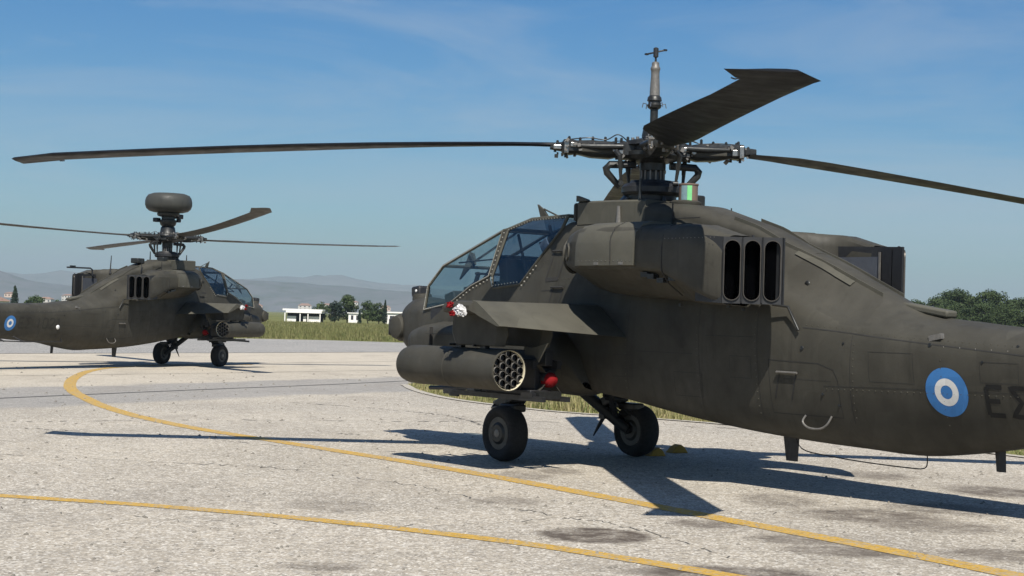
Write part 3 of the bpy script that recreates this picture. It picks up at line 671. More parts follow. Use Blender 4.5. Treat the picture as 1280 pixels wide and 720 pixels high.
# boarding steps: a light bar over two dark uprights
for s in (1, -1):
    for (x0, z0, w, dz, dx) in ((-2.62, 1.215, .27, .27, .09), (1.19, 2.47, .28, -.34, .10), (1.12, 2.04, .24, .22, .06)):
        st = MB()
        a, b_ = surf(x0, z0, s, .02), surf(x0-w, z0, s, .02); st.tube([a, b_], .012, 8)
        o = st.build('step', M['dull_steel'] if dz > 0 and x0 < 0 else M['dark_seam'], H, 60)
        st = MB(); side_strip([(x0-.03, z0), (x0-.03+dx, z0-abs(dz))], .020, s, .004, .05, st); side_strip([(x0-w+.02, z0), (x0-w+.02+dx, z0-abs(dz))], .020, s, .004, .05, st)
        if dz < 0: side_strip([(x0-.03+dx, z0-abs(dz)), (x0-w+.02+dx, z0-abs(dz)*.96)], .045, s, .004, .05, st)
        st.build('step_recess', M['dark_seam'], o, 0)
    q = [surf(-2.92, .80, s, .0), surf(-2.90, .755, s, .05), surf(-2.98, .72, s, .08), surf(-3.12, .72, s, .08), surf(-3.20, .75, s, .05), surf(-3.24, .81, s, .0)]
    MB().tube(spline([tuple(v) for v in q], 4), .011, 8).build('hand_rail', M['dull_steel'], H, 60)
    MB().tube([surf(-2.60, 1.845, s, .10), surf(-2.78, 1.83, s, .08), surf(-2.92, 1.63, s, .03)], .014, 8).build('drain_pipe', M['dark_metal'], H, 60)
    # little vents, lamps and screws on the flank
    v = MB()
    for x, z, r in ((-2.72, 2.10, .045), (-2.95, 1.46, .030), (-4.43, 1.535, .03), (-3.18, 1.02, .022), (-4.98, 1.40, .018), (-3.45, 1.52, .018), (-5.3, 1.55, .02), (-3.36, .92, .02)):
        v.lathe([(r*.75, 0), (r*.6, .010), (0.002, .010)], surf(x, z, s, -.002), (0, s, .15), 14, False)
    v.build('vent', M['dark_metal'], H, 60)
lp = surf(-5.15, 1.09, -1, .0)
MB().lathe([(.06, 0), (.055, .02), (.04, .03), (.002, .035)], lp, (0, -1, 0), 18, False).build('formation_lamp', M['lamp'], H, 60)
v = MB()
for s in (1, -1):
    for i in range(26): v.lathe([(.006, 0), (.002, .004)], surf(-4.42-i*.16+rnd.uniform(-.01, .01), 1.525-i*.004-.01*(i > 5), s, .001), (0, s, 0), 6, False)
    v.box(surf(-4.47, 1.60, s, .01), (.14, .05, .05), R3('Y', .2))
v.build('fasteners', M['dull_steel'], H, 0)
# spine top details
MB().box((-3.98, 0, 1.86), (.55, .16, .07), R3('Y', -.14)).build('spine_fairing', M['olive_light'], H, bevel=.02)
m = MB()
for s in (1, -1): side_strip([(-2.45, 2.42), (-2.80, 2.28), (-3.20, 2.10)], .045, s, .014, .05, m)
m.build('drip_rail', M['olive_light'], H, 0)
# blade aerials under the belly
for x, z0, z1, c0, c1 in ((-2.25, .62, .28, .25, .17), (-4.82, .66, .40, .13, .11)):
    MB().loft([[(x+c0/2, 0, z0), (x, .03, z0), (x-c0/2, 0, z0), (x, -.03, z0)], [(x+c1/2-.02, 0, z1), (x-.02, .018, z1), (x-c1/2-.02, 0, z1), (x-.02, -.018, z1)]]).build('blade_aerial', M['black'], H, 0, .004)
MB().tube(spline([(-4.0, 0, .50), (-4.0, 0, .39), (-3.95, 0, .352), (-3.8, 0, .345), (-3.3, 0, .350), (-2.75, 0, .375), (-2.40, 0, .42), (-2.3, .02, .60)], 4), .006, 6).build('wire_aerial', M['black'], H, 60)
# long wire aerial along the starboard boom
MB().tube([(-5.0, -.40, .80), (-5.2, -.62, .72), (-6.6, -.62, .72), (-8.2, -.50, .76)], .014, 6).tube([(-6.65, -.62, .72), (-6.65, -.3, .84)], .02, 6).tube([(-7.3, -.58, .73), (-7.3, -.3, .84)], .02, 6).build('tube_aerial', M['black'], H, 60)

# side fairings (avionics bays on both cheeks)
def cheek(s):
    R = []
    for x, w, zt, zb in ((4.16, .42, 1.42, 1.20), (4.08, .56, 1.48, 1.06), (3.85, .66, 1.52, .98), (3.4, .73, 1.57, .94), (2.4, .80, 1.58, .90), (1.4, .82, 1.56, .86), (.75, .80, 1.50, .84), (.50, .74, 1.30, .84), (.34, .62, 1.0, .86)):
        y0 = .30; R.append(spline_closed([(x, s*y0, zt), (x, s*(y0+(w-y0)*.7), zt-.01), (x, s*w, zt-.10), (x, s*w, (zt+zb)/2), (x, s*(w-.03), zb+.10), (x, s*(y0+(w-y0)*.6), zb), (x, s*y0, zb)], 3))
    return fixn(MB().loft(R).build('cheek_fairing', M['olive'], H, 45))
for s in (1, -1):
    c_ = cheek(s)
    m = MB()
    for x in (3.2, 2.2, 1.3):
        for dz in (0,): m.box((x, s*.80, 1.25), (.008, .05, .55))
    m.box((2.2, s*.812, 1.44), (2.2, .012, .008)); m.box((2.2, s*.812, 1.05), (2.0, .012, .008))
    m.build('bay_door_seams', M['dark_seam'], c_, 0)

# nose: sensor turret and night-vision turret
tur = MB().lathe([(.02, -.30), (.15, -.29), (.19, -.24), (.20, 0), (.19, .24), (.15, .29), (.02, .30)], (4.74, 0, 1.50), (0, 1, 0), 28, False)
tur = tur.build('sensor_turret', M['olive'], H)
for s in (1, -1):
    MB().lathe([(.10, -.05), (.15, -.04), (.165, 0), (.15, .04), (.10, .055), (.01, .06)], (4.72, s*.31, 1.50), (0, s, 0), 26, True).build('sensor_housing', M['olive'], tur, 50)
    MB().box((4.865, s*.31, 1.50), (.02, .10, .22)).build('sensor_window', M['black'], tur, bevel=.01)
MB().lathe([(.02, -.02), (.13, 0), (.14, .10), (.12, .16), (.02, .18)], (4.60, 0, 1.80), (0, 0, 1), 20, False).build('turret_base', M['olive'], H)
nv = MB().box((4.64, 0, 1.99), (.20, .20, .15), R3('Y', .1)).build('night_vision_turret', M['black'], H, bevel=.03, seg=3)
MB().lathe([(.02, 0), (.018, .01), (.001, .014)], (4.60, .105, 2.0), (0, 1, 0), 12, False).build('indicator_lamp', M['lamp'], nv)
# chin gun
g = MB().box((2.9, 0, .84), (.42, .30, .26)).build('chin_gun', M['black'], H, bevel=.03)
MB().tube([(3.0, 0, .76), (4.35, 0, .70)], .028, 10).build('gun_barrel', M['black'], g, 60)
MB().tube([(2.9, .12, .92), (2.75, .13, .7), (3.1, .0, .70)], .03, 8).build('gun_cradle', M['dark_metal'], g, 60)

# ---- canopy
C_ = dict(A=(3.92, .42, 1.745), B=(3.87, .40, 2.06), C=(3.57, .38, 2.32), D=(2.32, .36, 2.75), E=(2.43, .48, 2.18), F=(2.81, .47, 2.06), G=(3.31, .45, 1.83),
          D2=(2.22, .36, 2.765), T=(1.75, .36, 2.875), I=(1.06, .36, 2.895), J=(1.12, .40, 2.735), K=(1.48, .47, 2.36), Mm=(1.77, .50, 2.08), N=(2.32, .50, 2.03), E2=(2.36, .485, 2.18))
def cp(k, s): x, y, z = C_[k]; return (x, y*s, z)
frame = MB()
for s in (1, -1):
    for pth, r in ((['A', 'B', 'C', 'D'], .020), (['D', 'E'], .022), (['D2', 'E2'], .020), (['E', 'F', 'G', 'A'], .018), (['D', 'D2', 'T', 'I'], .022), (['J', 'K', 'Mm', 'N', 'E2'], .017), (['I', 'J'], .02)):
        frame.tube([cp(k, s) for k in pth], r, 6)
for k, r in (('A', .018), ('C', .022), ('D', .024), ('D2', .02), ('I', .022)): frame.tube([cp(k, 1), cp(k, -1)], r, 6)
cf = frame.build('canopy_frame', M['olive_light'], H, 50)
for s in (1, -1):
    def pane(ks, mat, nm='side_window'):
        MB().add([cp(k, s) for k in ks], [tuple(range(len(ks)))]).build(nm, mat, cf, 0)
    pane(['A', 'B', 'C', 'D', 'E', 'F', 'G'], M['glass_clear']); pane(['D2', 'T', 'I', 'J', 'K', 'Mm', 'N', 'E2'], M['glass_blue'])
    # light sealant line along the window edges
    se = MB()
    for pth in (['A', 'B', 'C', 'D', 'E'], ['A', 'G', 'F', 'E']): se.tube([(C_[k][0], (C_[k][1]+.017)*s, C_[k][2]) for k in pth], .007, 5)
    se.build('window_seal', M['seal'], cf, 60)
for a_, b_ in (('A', 'B'), ('B', 'C'), ('C', 'D')):
    MB().add([cp(a_, 1), cp(b_, 1), cp(b_, -1), cp(a_, -1)], [(0, 1, 2, 3)]).build('windscreen', M['glass_clear'], cf, 0)
for a_, b_ in (('D2', 'T'), ('T', 'I')):
    MB().add([cp(a_, 1), cp(b_, 1), cp(b_, -1), cp(a_, -1)], [(0, 1, 2, 3)]).build('roof_window', M['glass_blue'], cf, 0)
rv = MB()
def rivets(pth, step, off, s):
    for a_, b_ in zip(pth, pth[1:]):
        p, q = Vector(cp(a_, s)), Vector(cp(b_, s)); n_ = int((q-p).length/step)
        for i in range(n_):
            c = p+(q-p)*((i+.5)/n_)+Vector((0, s*.018, 0))+Vector(off); rv.box(c, (.014, .012, .014))
for s in (1, -1):
    rivets(['D', 'E'], .055, (-.045, 0, .0), s); rivets(['D2', 'T', 'I'], .05, (0, -.004*s, -.012), s); rivets(['G', 'F', 'E'], .07, (-.02, .004*s, -.035), s); rivets(['K', 'Mm'], .06, (-.035, .012*s, -.035), s)
    rivets(['E2', 'N'], .05, (-.02, .008*s, 0), s); rivets(['N', 'Mm'], .06, (0, .01*s, .03), s); rivets(['A', 'B', 'C'], .10, (0, 0, 0), s)
tag(rv.build('frame_screws', M['rivet'], cf, 0), kind='stuff')
# post between the cockpits and cockpit tub
for s in (1, -1):
    MB().plate([cp('D', s), cp('D2', s), cp('E2', s), cp('E', s)], .03).build('door_post', M['olive'], cf, 0)
tub = MB().box((2.5, 0, 1.45), (2.9, .86, .12)).box((1.2, 0, 2.0), (.10, .84, 1.2)).box((1.08, 0, 2.3), (.05, .78, .8)).box((3.72, 0, 1.6), (.3, .74, .40)).box((2.35, 0, 1.75), (.10, .86, .50)).build('cockpit_tub', M['cockpit'], H, bevel=.02)
for s in (1, -1):
    MB().box((3.0, s*.40, 1.62), (1.5, .10, .36)).build('side_console', M['cockpit'], tub, bevel=.02)
    MB().box((1.75, s*.43, 1.78), (1.05, .10, .42)).build('side_console', M['cockpit'], tub, bevel=.02)
def seat(x, z, hh):
    s_ = MB().box((x, 0, z+.10), (.46, .46, .12)).build('crew_seat', M['seat'], H, bevel=.03)
    MB().box((x-.24, 0, z+.10+hh/2), (.12, .46, hh), R3('Y', -.14)).build('seat_back', M['seat'], s_, bevel=.04)
    MB().box((x-.30, 0, z+hh+.16), (.10, .26, .20), R3('Y', -.14)).build('head_rest', M['cockpit'], s_, bevel=.03)
    m = MB()
    for k in (-1, 1): m.box((x-.17, k*.10, z+.12+hh/2), (.015, .05, hh*.9), R3('Y', -.14))
    m.build('harness', M['dull_steel'], s_, 0)
seat(2.95, 1.48, .55); seat(1.75, 1.72, .70)
ip = MB().box((3.52, 0, 1.88), (.22, .62, .20), R3('Y', .25)).box((3.36, 0, 2.0), (.26, .24, .12)).build('instrument_panel', M['cockpit'], H, bevel=.02)
MB().tube([(3.40, .12, 2.02), (3.22, .12, 2.10), (3.15, .12, 2.24)], .03, 8).build('sight_tube', M['cockpit'], ip, 60)
ip = MB().box((2.30, 0, 2.22), (.16, .74, .36), R3('Y', .2)).box((2.42, 0, 2.42), (.22, .6, .06)).build('instrument_panel', M['cockpit'], H, bevel=.02)
gb = MB().tube([(3.3, .33, 2.36), (2.5, .33, 2.40)], .010, 6).tube([(2.9, -.30, 2.44), (2.75, -.28, 2.30)], .025, 6).tube([(2.05, .35, 2.45), (1.60, .35, 2.62)], .010, 6).tube([(1.55, -.2, 2.8), (1.5, -.2, 2.3), (1.2, -.2, 2.2)], .03, 6).tube([(1.55, .25, 2.8), (1.4, .25, 2.45)], .02, 6).tube([(2.1, .3, 2.7), (1.9, .3, 2.2)], .018, 6).tube([(2.1, -.3, 2.7), (1.9, -.3, 2.2)], .018, 6)
gb.build('grab_handles', M['cockpit'], H, 60)
MB().box((1.50, .36, 2.56), (.14, .02, .10), R3('Y', .6)).box((1.36, .37, 2.42), (.20, .015, .10), R3('Y', .5)).build('map_card', M['white'], H, 0)
cl = MB(); rc = random.Random(12)
for k in range(26):
    x = rc.choice([rc.uniform(2.55, 3.6), rc.uniform(1.35, 2.15)]); zz = (1.72+rc.uniform(0, .20) if x > 2.4 else 2.0+rc.uniform(0, .35)); y = rc.uniform(-.36, .36)
    cl.box((x, y, zz), (rc.uniform(.05, .16), rc.uniform(.05, .14), rc.uniform(.05, .18)), R3('Y', rc.uniform(-.4, .4)))
cl.build('cockpit_equipment', M['cockpit'], H, 0, .006)['kind'] = 'stuff'
for x, zz in ((2.92, 2.22), (1.62, 2.58)):
    MB().tube([(x, -.36, zz), (x-.03, .36, zz)], .016, 6).tube([(x, -.36, zz), (x-.5, -.38, zz+.15)], .014, 6).build('canopy_bow', M['cockpit'], H, 60)
# wiper, cutter blade and rail on the canopy
MB().plate([(2.02, 0, 2.90), (2.10, 0, 3.09), (1.98, 0, 3.02), (1.86, 0, 2.90)], .03).tube([(1.98, 0, 3.03), (1.60, 0, 2.90)], .010, 6).build('wire_cutter', M['olive'], H, 0)
MB().tube([(3.62, -.10, 2.37), (2.55, -.10, 2.80), (2.5, -.1, 2.74)], .016, 6).tube([(3.5, -.02, 2.38), (2.6, -.02, 2.73)], .010, 6).build('wiper', M['black'], H, 60)
MB().plate([(3.80, -.05, 2.16), (3.58, -.05, 2.52), (3.50, -.05, 2.50), (3.46, -.05, 2.36), (3.6, -.05, 2.30)], .03).build('wire_cutter', M['olive'], H, 0)

# ---- transmission deck and mast fairing
dk = MB()
R = []
for x, w, zt, zb in ((.90, .30, 2.98, 2.80), (.84, .40, 3.055, 2.78), (.2, .43, 3.045, 2.78), (-.38, .43, 3.03, 2.76)):
    R.append([(x, w, zb), (x, w, zt-.02), (x, w-.03, zt), (x, -w+.03, zt), (x, -w, zt-.02), (x, -w, zb)])
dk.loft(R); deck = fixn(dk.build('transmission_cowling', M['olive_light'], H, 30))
MB().plate([(.84, .40, 3.05), (.84, .40, 3.12), (.66, .40, 3.07), (.64, .40, 3.05)], .05).build('cowling_cap', M['olive_light'], deck, 0)
MB().box((.90, .30, 2.93), (.06, .2, .22)).build('cowling_front', M['olive'], deck, bevel=.03)
MB().tube([(.05, .45, 2.78), (.05, .45, 2.97)], [.03, .018], 8).build('probe', M['dull_steel'], deck)
R = []
for x, w, zt in ((-.38, .44, 3.02), (-.70, .44, 2.985), (-.95, .42, 2.96), (-1.25, .36, 2.88), (-1.9, .26, 2.70), (-2.6, .16, 2.42)):
    R.append(spline_closed([(x, 0, zt), (x, w*.6, zt-.01), (x, w*.95, zt-.07), (x, w, zt-.2), (x, w, zt-.45), (x, -w, zt-.45), (x, -w, zt-.2), (x, -w*.95, zt-.07), (x, -w*.6, zt-.01)], 3))
aft = fixn(MB().loft(R).build('aft_cowling', M['olive'], H, 45))
bvh2 = BVHTree.FromPolygons([v.co for v in aft.data.vertices], [tuple(p.vertices) for p in aft.data.polygons])
def top_z(x, y):
    zz = [0]
    for t_ in (bvh, bvh2):
        hh_ = t_.ray_cast(Vector((x, y, 5)), Vector((0, 0, -1)))
        if hh_[0] is not None: zz.append(hh_[0].z)
    return max(zz)
for s in (1, -1):
    R = []
    for k in range(26):
        x = -1.55-k*.08; y = s*(.20-.045*k/25); z = top_z(x, y); R.append([(x, y-.006, z-.10), (x, y-.006, z+.035), (x, y+.006, z+.035), (x, y+.006, z-.10)])
    MB().loft(R).build('spine_rail', M['olive_light'], H, 0)
m = MB()
for s in (1, -1): m.box((-1.05, s*.435, 2.80), (.42, .012, .012)); m.box((-.84, s*.445, 2.82), (.01, .012, .3))
m.build('cowling_seams', M['dark_seam'], aft, 0)
MB().lathe([(.17, 0), (.18, .02), (.18, .05), (.14, .07), (.02, .08)], (-.62, .05, 2.96), (0, 0, 1), 24, False).build('beacon_base', M['olive'], H)
bc = MB().lathe([(.105, 0), (.105, .19), (.112, .20), (.112, .215), (.02, .22)], (-.66, .05, 3.0), (0, 0, 1), 24, False).build('beacon', M['brownish'], H)
for nm, a0, a1, mt in (('green_band', math.radians(130), math.radians(158), M['fod']), ('lens_band', math.radians(92), math.radians(129), M['teal'])):
    m = MB(); n_ = 6; vs = []; c = Vector((-.66, .05, 3.0))
    for k in range(n_+1):
        a = a0+(a1-a0)*k/n_; vs += [c+Vector((math.cos(a)*.109, math.sin(a)*.109, .01)), c+Vector((math.cos(a)*.109, math.sin(a)*.109, .19))]
    m.add(vs, [(2*k, 2*k+2, 2*k+3, 2*k+1) for k in range(n_)]).build(nm, mt, bc, 60)
dm = MB().tube([(.10, 0, 2.95), (.04, 0, 3.12), (0, 0, 3.2)], [.34, .24, .2], 18).build('mast_base', M['dark_metal'], H)
# small things on the deck
for x, y, h_ in ((.6, -.25, .16), (-.25, .40, .22), (-.05, -.42, .2)):
    MB().tube([(x, y, 2.95), (x, y, 3.05+h_)], [.022, .012], 6).build('vent_stub', M['dark_metal'], H)
MB().box((-.45, -.2, 3.04), (.25, .2, .14)).build('deck_box', M['dark_metal'], H, bevel=.02)

# ---- engine nacelles
NS = [  # x, yin, yout, zt, zcrease, zb
 (.44, .62, .80, 2.52, 2.42, 2.34), (.36, .52, .95, 2.60, 2.36, 2.24), (.18, .45, 1.10, 2.665, 2.30, 2.12), (-.08, .42, 1.22, 2.70, 2.265, 2.02), (-.30, .42, 1.28, 2.715, 2.255, 1.98),
 (-.75, .42, 1.30, 2.715, 2.25, 1.95), (-1.22, .42, 1.30, 2.705, 2.25, 1.93), (-1.24, .42, 1.285, 2.695, 2.24, 1.925), (-1.62, .42, 1.29, 2.685, 2.22, 1.91), (-1.64, .50, 1.31, 2.69, 2.20, 1.90), (-1.90, .84, 1.33, 2.67, 2.12, 1.89), (-2.05, .90, 1.335, 2.66, 2.06, 1.88), (-2.35, .90, 1.325, 2.58, 1.96, 1.865), (-2.495, .90, 1.306, 2.545, 1.93, 1.862)]
def nacelle(s):
    R = []
    for x, yi, yo, zt, zc, zb in NS:
        w = yo-yi
        R.append([(a, s*b_, c) for a, b_, c in spline_closed([(x, yi, zt-.03), (x, yi+w*.35, zt), (x, yi+w*.68, zt-.005), (x, yo-.07, zt-.05), (x, yo-.01, zt-.15), (x, yo, (zt+zc)/2), (x, yo-.01, zc), (x, yo-.07*min(1, w/.8)-.02, zc-.06), (x, yi+w*.68, (zc+zb)/2-.03), (x, yi+w*.45, zb), (x, yi, zb+.02), (x, yi-.02, (zt+zb)/2)], 3)])
    nm_ = MB().loft(R, True, False); nm_.add(R[0], [tuple(range(len(R[0])))])
    o = fixn(nm_.build('engine_nacelle', M['olive'], H, 30))
    # overhanging upper cowl door with a sharp lower lip
    vs = []; k = 10; m = MB(); rr = []
    for x in (-.20, -.35, -.8, -1.21):
        o_ = .0 if x < -.3 else -.05
        rr.append([(x, s*(y+o_), z) for y, z in ((.80, 2.724), (1.05, 2.728), (1.20, 2.69), (1.285, 2.60), (1.318, 2.48), (1.325, 2.36), (1.325, 2.255), (1.29, 2.248), (1.27, 2.30), (1.26, 2.5), (1.18, 2.62), (1.0, 2.69), (.80, 2.70))])
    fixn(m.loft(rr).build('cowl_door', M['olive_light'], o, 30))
    m = MB()
    for x in (-1.625,): m.tube([(x, s*y, z) for y, z in ((.5, 2.69), (.95, 2.695), (1.18, 2.66), (1.28, 2.56), (1.305, 2.42), (1.30, 2.2), (1.2, 2.07), (1.0, 1.95))], .008, 5)
    m.tube([(-.85, s*1.33, 2.70-.43), (-.85, s*1.33, 2.56), (-.85, s*1.27, 2.66), (-.85, s*1.1, 2.735)], .004, 5)
    m.build('nacelle_seams', M['dark_seam'], o, 0)
    MB().lathe([(.20, 0), (.21, .02), (.17, .045), (.10, .05)], (.40, s*.78, 2.40), (1, s*.25, 0), 22, True).build('intake_ring', M['olive'], o)
    MB().lathe([(.14, 0), (.05, .10), (.005, .14)], (.40, s*.78, 2.40), (1, s*.25, 0), 18, False).build('intake_spinner', M['dark_metal'], o)
    m = MB()
    for x in (-.62, -1.02): m.box((x, s*1.327, 2.275), (.07, .010, .03))
    for k in range(14): m.box((-.32-k*.065, s*1.3275, 2.305), (.008, .006, .008)); m.box((-1.70-k*.055, s*1.336, 2.52), (.008, .006, .008))
    m.build('cowl_fasteners', M['dull_steel'], o, 0)['kind'] = 'stuff'
    hp = MB().tube([(.02, s*1.20, 2.50), (-.03, s*1.235, 2.50), (-.07, s*1.255, 2.45), (-.07, s*1.262, 2.36), (-.03, s*1.245, 2.32), (.02, s*1.21, 2.33), (.04, s*1.195, 2.42), (.02, s*1.20, 2.50)], .012, 6); hp.build('cowl_handle', M['olive'], o, 60)
    m = MB()
    for x, z in ((-1.40, 2.14), (-1.55, 2.10), (-1.72, 2.12), (-1.3, 2.16)): m.box((x, s*1.21, z), (.10, .08, .05))
    for x, y, z in ((-2.4, 1.10, 1.86), (-1.6, 1.0, 1.87), (-2.2, .7, 1.84)): m.lathe([(.018, -.03), (.018, 0)], (x, s*y, z), (0, 0, 1), 8)
    m.build('latches', M['dark_metal'], o, 0)
    # triple exhaust
    c0 = Vector((-2.50, s*1.30, 0)); c1 = Vector((-2.92, s*.90, 0)); U = (c1-c0).normalized(); Wd = (c1-c0).length; Nn = Vector((-abs(U.y), s*abs(U.x), 0)).normalized()
    zb, zt = 1.875, 2.525
    bx = MB(); back = -.42
    A = [c0, c1, c1-Nn*.5+U*.12, c0-Nn*.30]
    def PP(u, z, n_=0): return c0+U*u+Nn*n_+Vector((0, 0, z))
    K1 = Vector((-1.95, s*.875, 0)); K0 = Vector((-2.1, s*1.27, 0)); zv = lambda v, z: Vector((v.x, v.y, z))
    bx.add([PP(0, zb), PP(Wd, zb), PP(Wd, zt), PP(0, zt), zv(K0, zb+.02), zv(K1, zb+.02), zv(K1, zt+.02), zv(K0, zt+.03)],
           [(0, 4, 5, 1), (3, 2, 6, 7), (0, 3, 7, 4), (1, 5, 6, 2), (4, 7, 6, 5)])
    ex = bx.build('exhaust_box', M['soot'], o, 0)
    return o, ex, PP, Wd, zb, zt, Nn
for s in (1, -1):
    o, ex, PP, Wd, zb, zt, Nn = nacelle(s)
    ex.parent = H
    cell = Wd/3
    for k in range(3):
        u0, u1 = k*cell+.004, (k+1)*cell-.004; uc = (u0+u1)/2; hw = cell*.415; n_ = 10; hz = (zt-zb)/2-.03; zc = (zt+zb)/2
        def stad(hw_, hz_, dn):
            P_ = []
            for i in range(n_+1): a = PI*i/n_; P_.append(PP(uc+math.cos(a)*hw_, zc+hz_-hw_+math.sin(a)*hw_, dn))
            for i in range(n_+1): a = PI+PI*i/n_; P_.append(PP(uc+math.cos(a)*hw_, zc-hz_+hw_+math.sin(a)*hw_, dn))
            return P_
        inner = stad(hw, hz, .0); rect = []
        for p in inner:
            u = (p-PP(0, 0)).dot((PP(1, 0)-PP(0, 0))); z = p.z
            du, dz = u-uc, z-zc
            if abs(dz) > hz-hw: 
                t = (abs(dz)-(hz-hw))/hw; zz = zc+math.copysign((zt-zb)/2, dz); uu = uc+(du/hw)*(cell/2-.004) if t < .999 else uc+(du/hw)*(cell/2)
                if abs(du) > hw*.72: uu = uc+math.copysign(cell/2-.004, du); zz = z if abs(du) > hw*.97 else zc+math.copysign((zt-zb)/2, dz)
                rect.append(PP(uu, zz, 0))
            else: rect.append(PP(uc+math.copysign(cell/2-.004, du), z, 0))
        N_ = len(inner)
        sl = MB().add(inner+rect, [(i, (i+1) % N_, N_+(i+1) % N_, N_+i) for i in range(N_)])
        slot = sl.build('exhaust_outlet', M['soot'], ex, 0)
        rim_ = MB(); a1, a2, a3, a4 = stad(hw+.004, hz+.003, .0), stad(hw+.004, hz+.003, .018), stad(hw-.005, hz-.006, .018), stad(hw-.010, hz-.012, (-.22, -.16, -.06)[k])
        rim_.loft([a1, a2, a3], True, False); 
        ri = fixn(rim_.build('outlet_rim', M['slot_rim'], ex, 40))
        MB().loft([a3, a4], True, False).add(a4, [tuple(range(len(a4)))]).build('outlet_duct', M['void'], ex, 0)
    m = MB()
    for k in (1, 2):
        m.box(PP(k*cell, (zt+zb)/2, .012), (.012, .012, zt-zb-.02))
    m.box(PP(Wd/2, zt+.01, -.02), (.02, .02, .02)); m.build('outlet_divider', M['soot'], ex, 0)
    def QQ(t, z, off):          # inboard side of the box: t 0 at the outlet edge, 1 at the front
        a_ = PP(Wd, 0); b_ = Vector((-1.95, s*.875, 0)); n3 = Vector((-(b_-a_).y, (b_-a_).x, 0)).normalized(); 
        if n3.y*s > 0: n3 = -n3
        return a_+(b_-a_)*t+n3*off+Vector((0, 0, z))
    m = MB().loft([[QQ(.0, zb, .01), QQ(.0, zt, .01), QQ(.0, zt, .03), QQ(.0, zb, .03)], [QQ(.13, zb, .01), QQ(.13, zt, .01), QQ(.13, zt, .03), QQ(.13, zb, .03)]])
    fixn(m.build('outlet_flange', M['black'], ex, 0))
    m = MB().loft([[QQ(.15, zb, .01), QQ(.15, zt, .01), QQ(.15, zt, .02), QQ(.15, zb, .02)], [QQ(.28, zb, .01), QQ(.28, zt, .01), QQ(.28, zt, .02), QQ(.28, zb, .02)]])
    fixn(m.build('outlet_flange', M['black'], ex, 0))
    fixn(MB().loft([[QQ(.30, zb, .01), QQ(.30, zt-.05, .01), QQ(.30, zt-.05, .03), QQ(.30, zb, .03)], [QQ(.32, zb, .01), QQ(.32, zt-.05, .01), QQ(.32, zt-.05, .03), QQ(.32, zb, .03)]]).build('heat_shield_edge', M['dull_steel'], ex, 0))
    fixn(MB().loft([[QQ(.33, zb, .01), QQ(.33, zt-.10, .01), QQ(.33, zt-.10, .014), QQ(.33, zb, .014)], [QQ(.98, zb, .01), QQ(.98, zt-.10, .01), QQ(.98, zt-.10, .014), QQ(.98, zb, .014)]]).build('heat_shield', M['shield'], ex, 0))

# ---- stub wings with drooped flaps, pylons, stores
def wing(s):
    R = []
    for y, xl, xt, zc, th in ((.50, .98, .22, 1.75, .17), (2.20, .86, .18, 1.76, .15), (2.33, .78, .18, 1.76, .12), (2.37, .62, .22, 1.76, .05)):
        R.append([(xl, s*y, zc), (xl-.05, s*y, zc+th*.42), (xl-.25, s*y, zc+th*.56), (xt, s*y, zc+th*.56), (xt, s*y, zc-th*.42), (xl-.25, s*y, zc-th*.5), (xl-.05, s*y, zc-th*.4)])
    w = fixn(MB().loft(R).build('stub_wing', M['olive'], H, 35))
    R = []
    for y, th in ((.62, .15), (2.28, .13), (2.33, .09)):
        R.append([(.215, s*y, 1.845), (.14, s*y, 1.832), (-.26-.06*(y < 1), s*y, 1.595-.09*(y < 1)), (-.275-.06*(y < 1), s*y, 1.58-.09*(y < 1)), (-.24, s*y, 1.575-.08*(y < 1)), (.10, s*y, 1.68), (.19, s*y, 1.72)])
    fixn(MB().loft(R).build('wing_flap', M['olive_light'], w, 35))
    for y in (1.45, 2.05):
        R = []
        for z, a_, b_, t in ((1.72, .95, .0, .085), (1.50, .97, -.08, .08), (1.36, .9, -.02, .07)):
            R.append([(a_, s*y, z), (a_-.12, s*(y+t), z), (b_+.1, s*(y+t), z), (b_, s*y, z), (b_+.1, s*(y-t), z), (a_-.12, s*(y-t), z)])
        MB().loft(R).build('pylon', M['olive'], w, 30, bevel=.01)
    return w
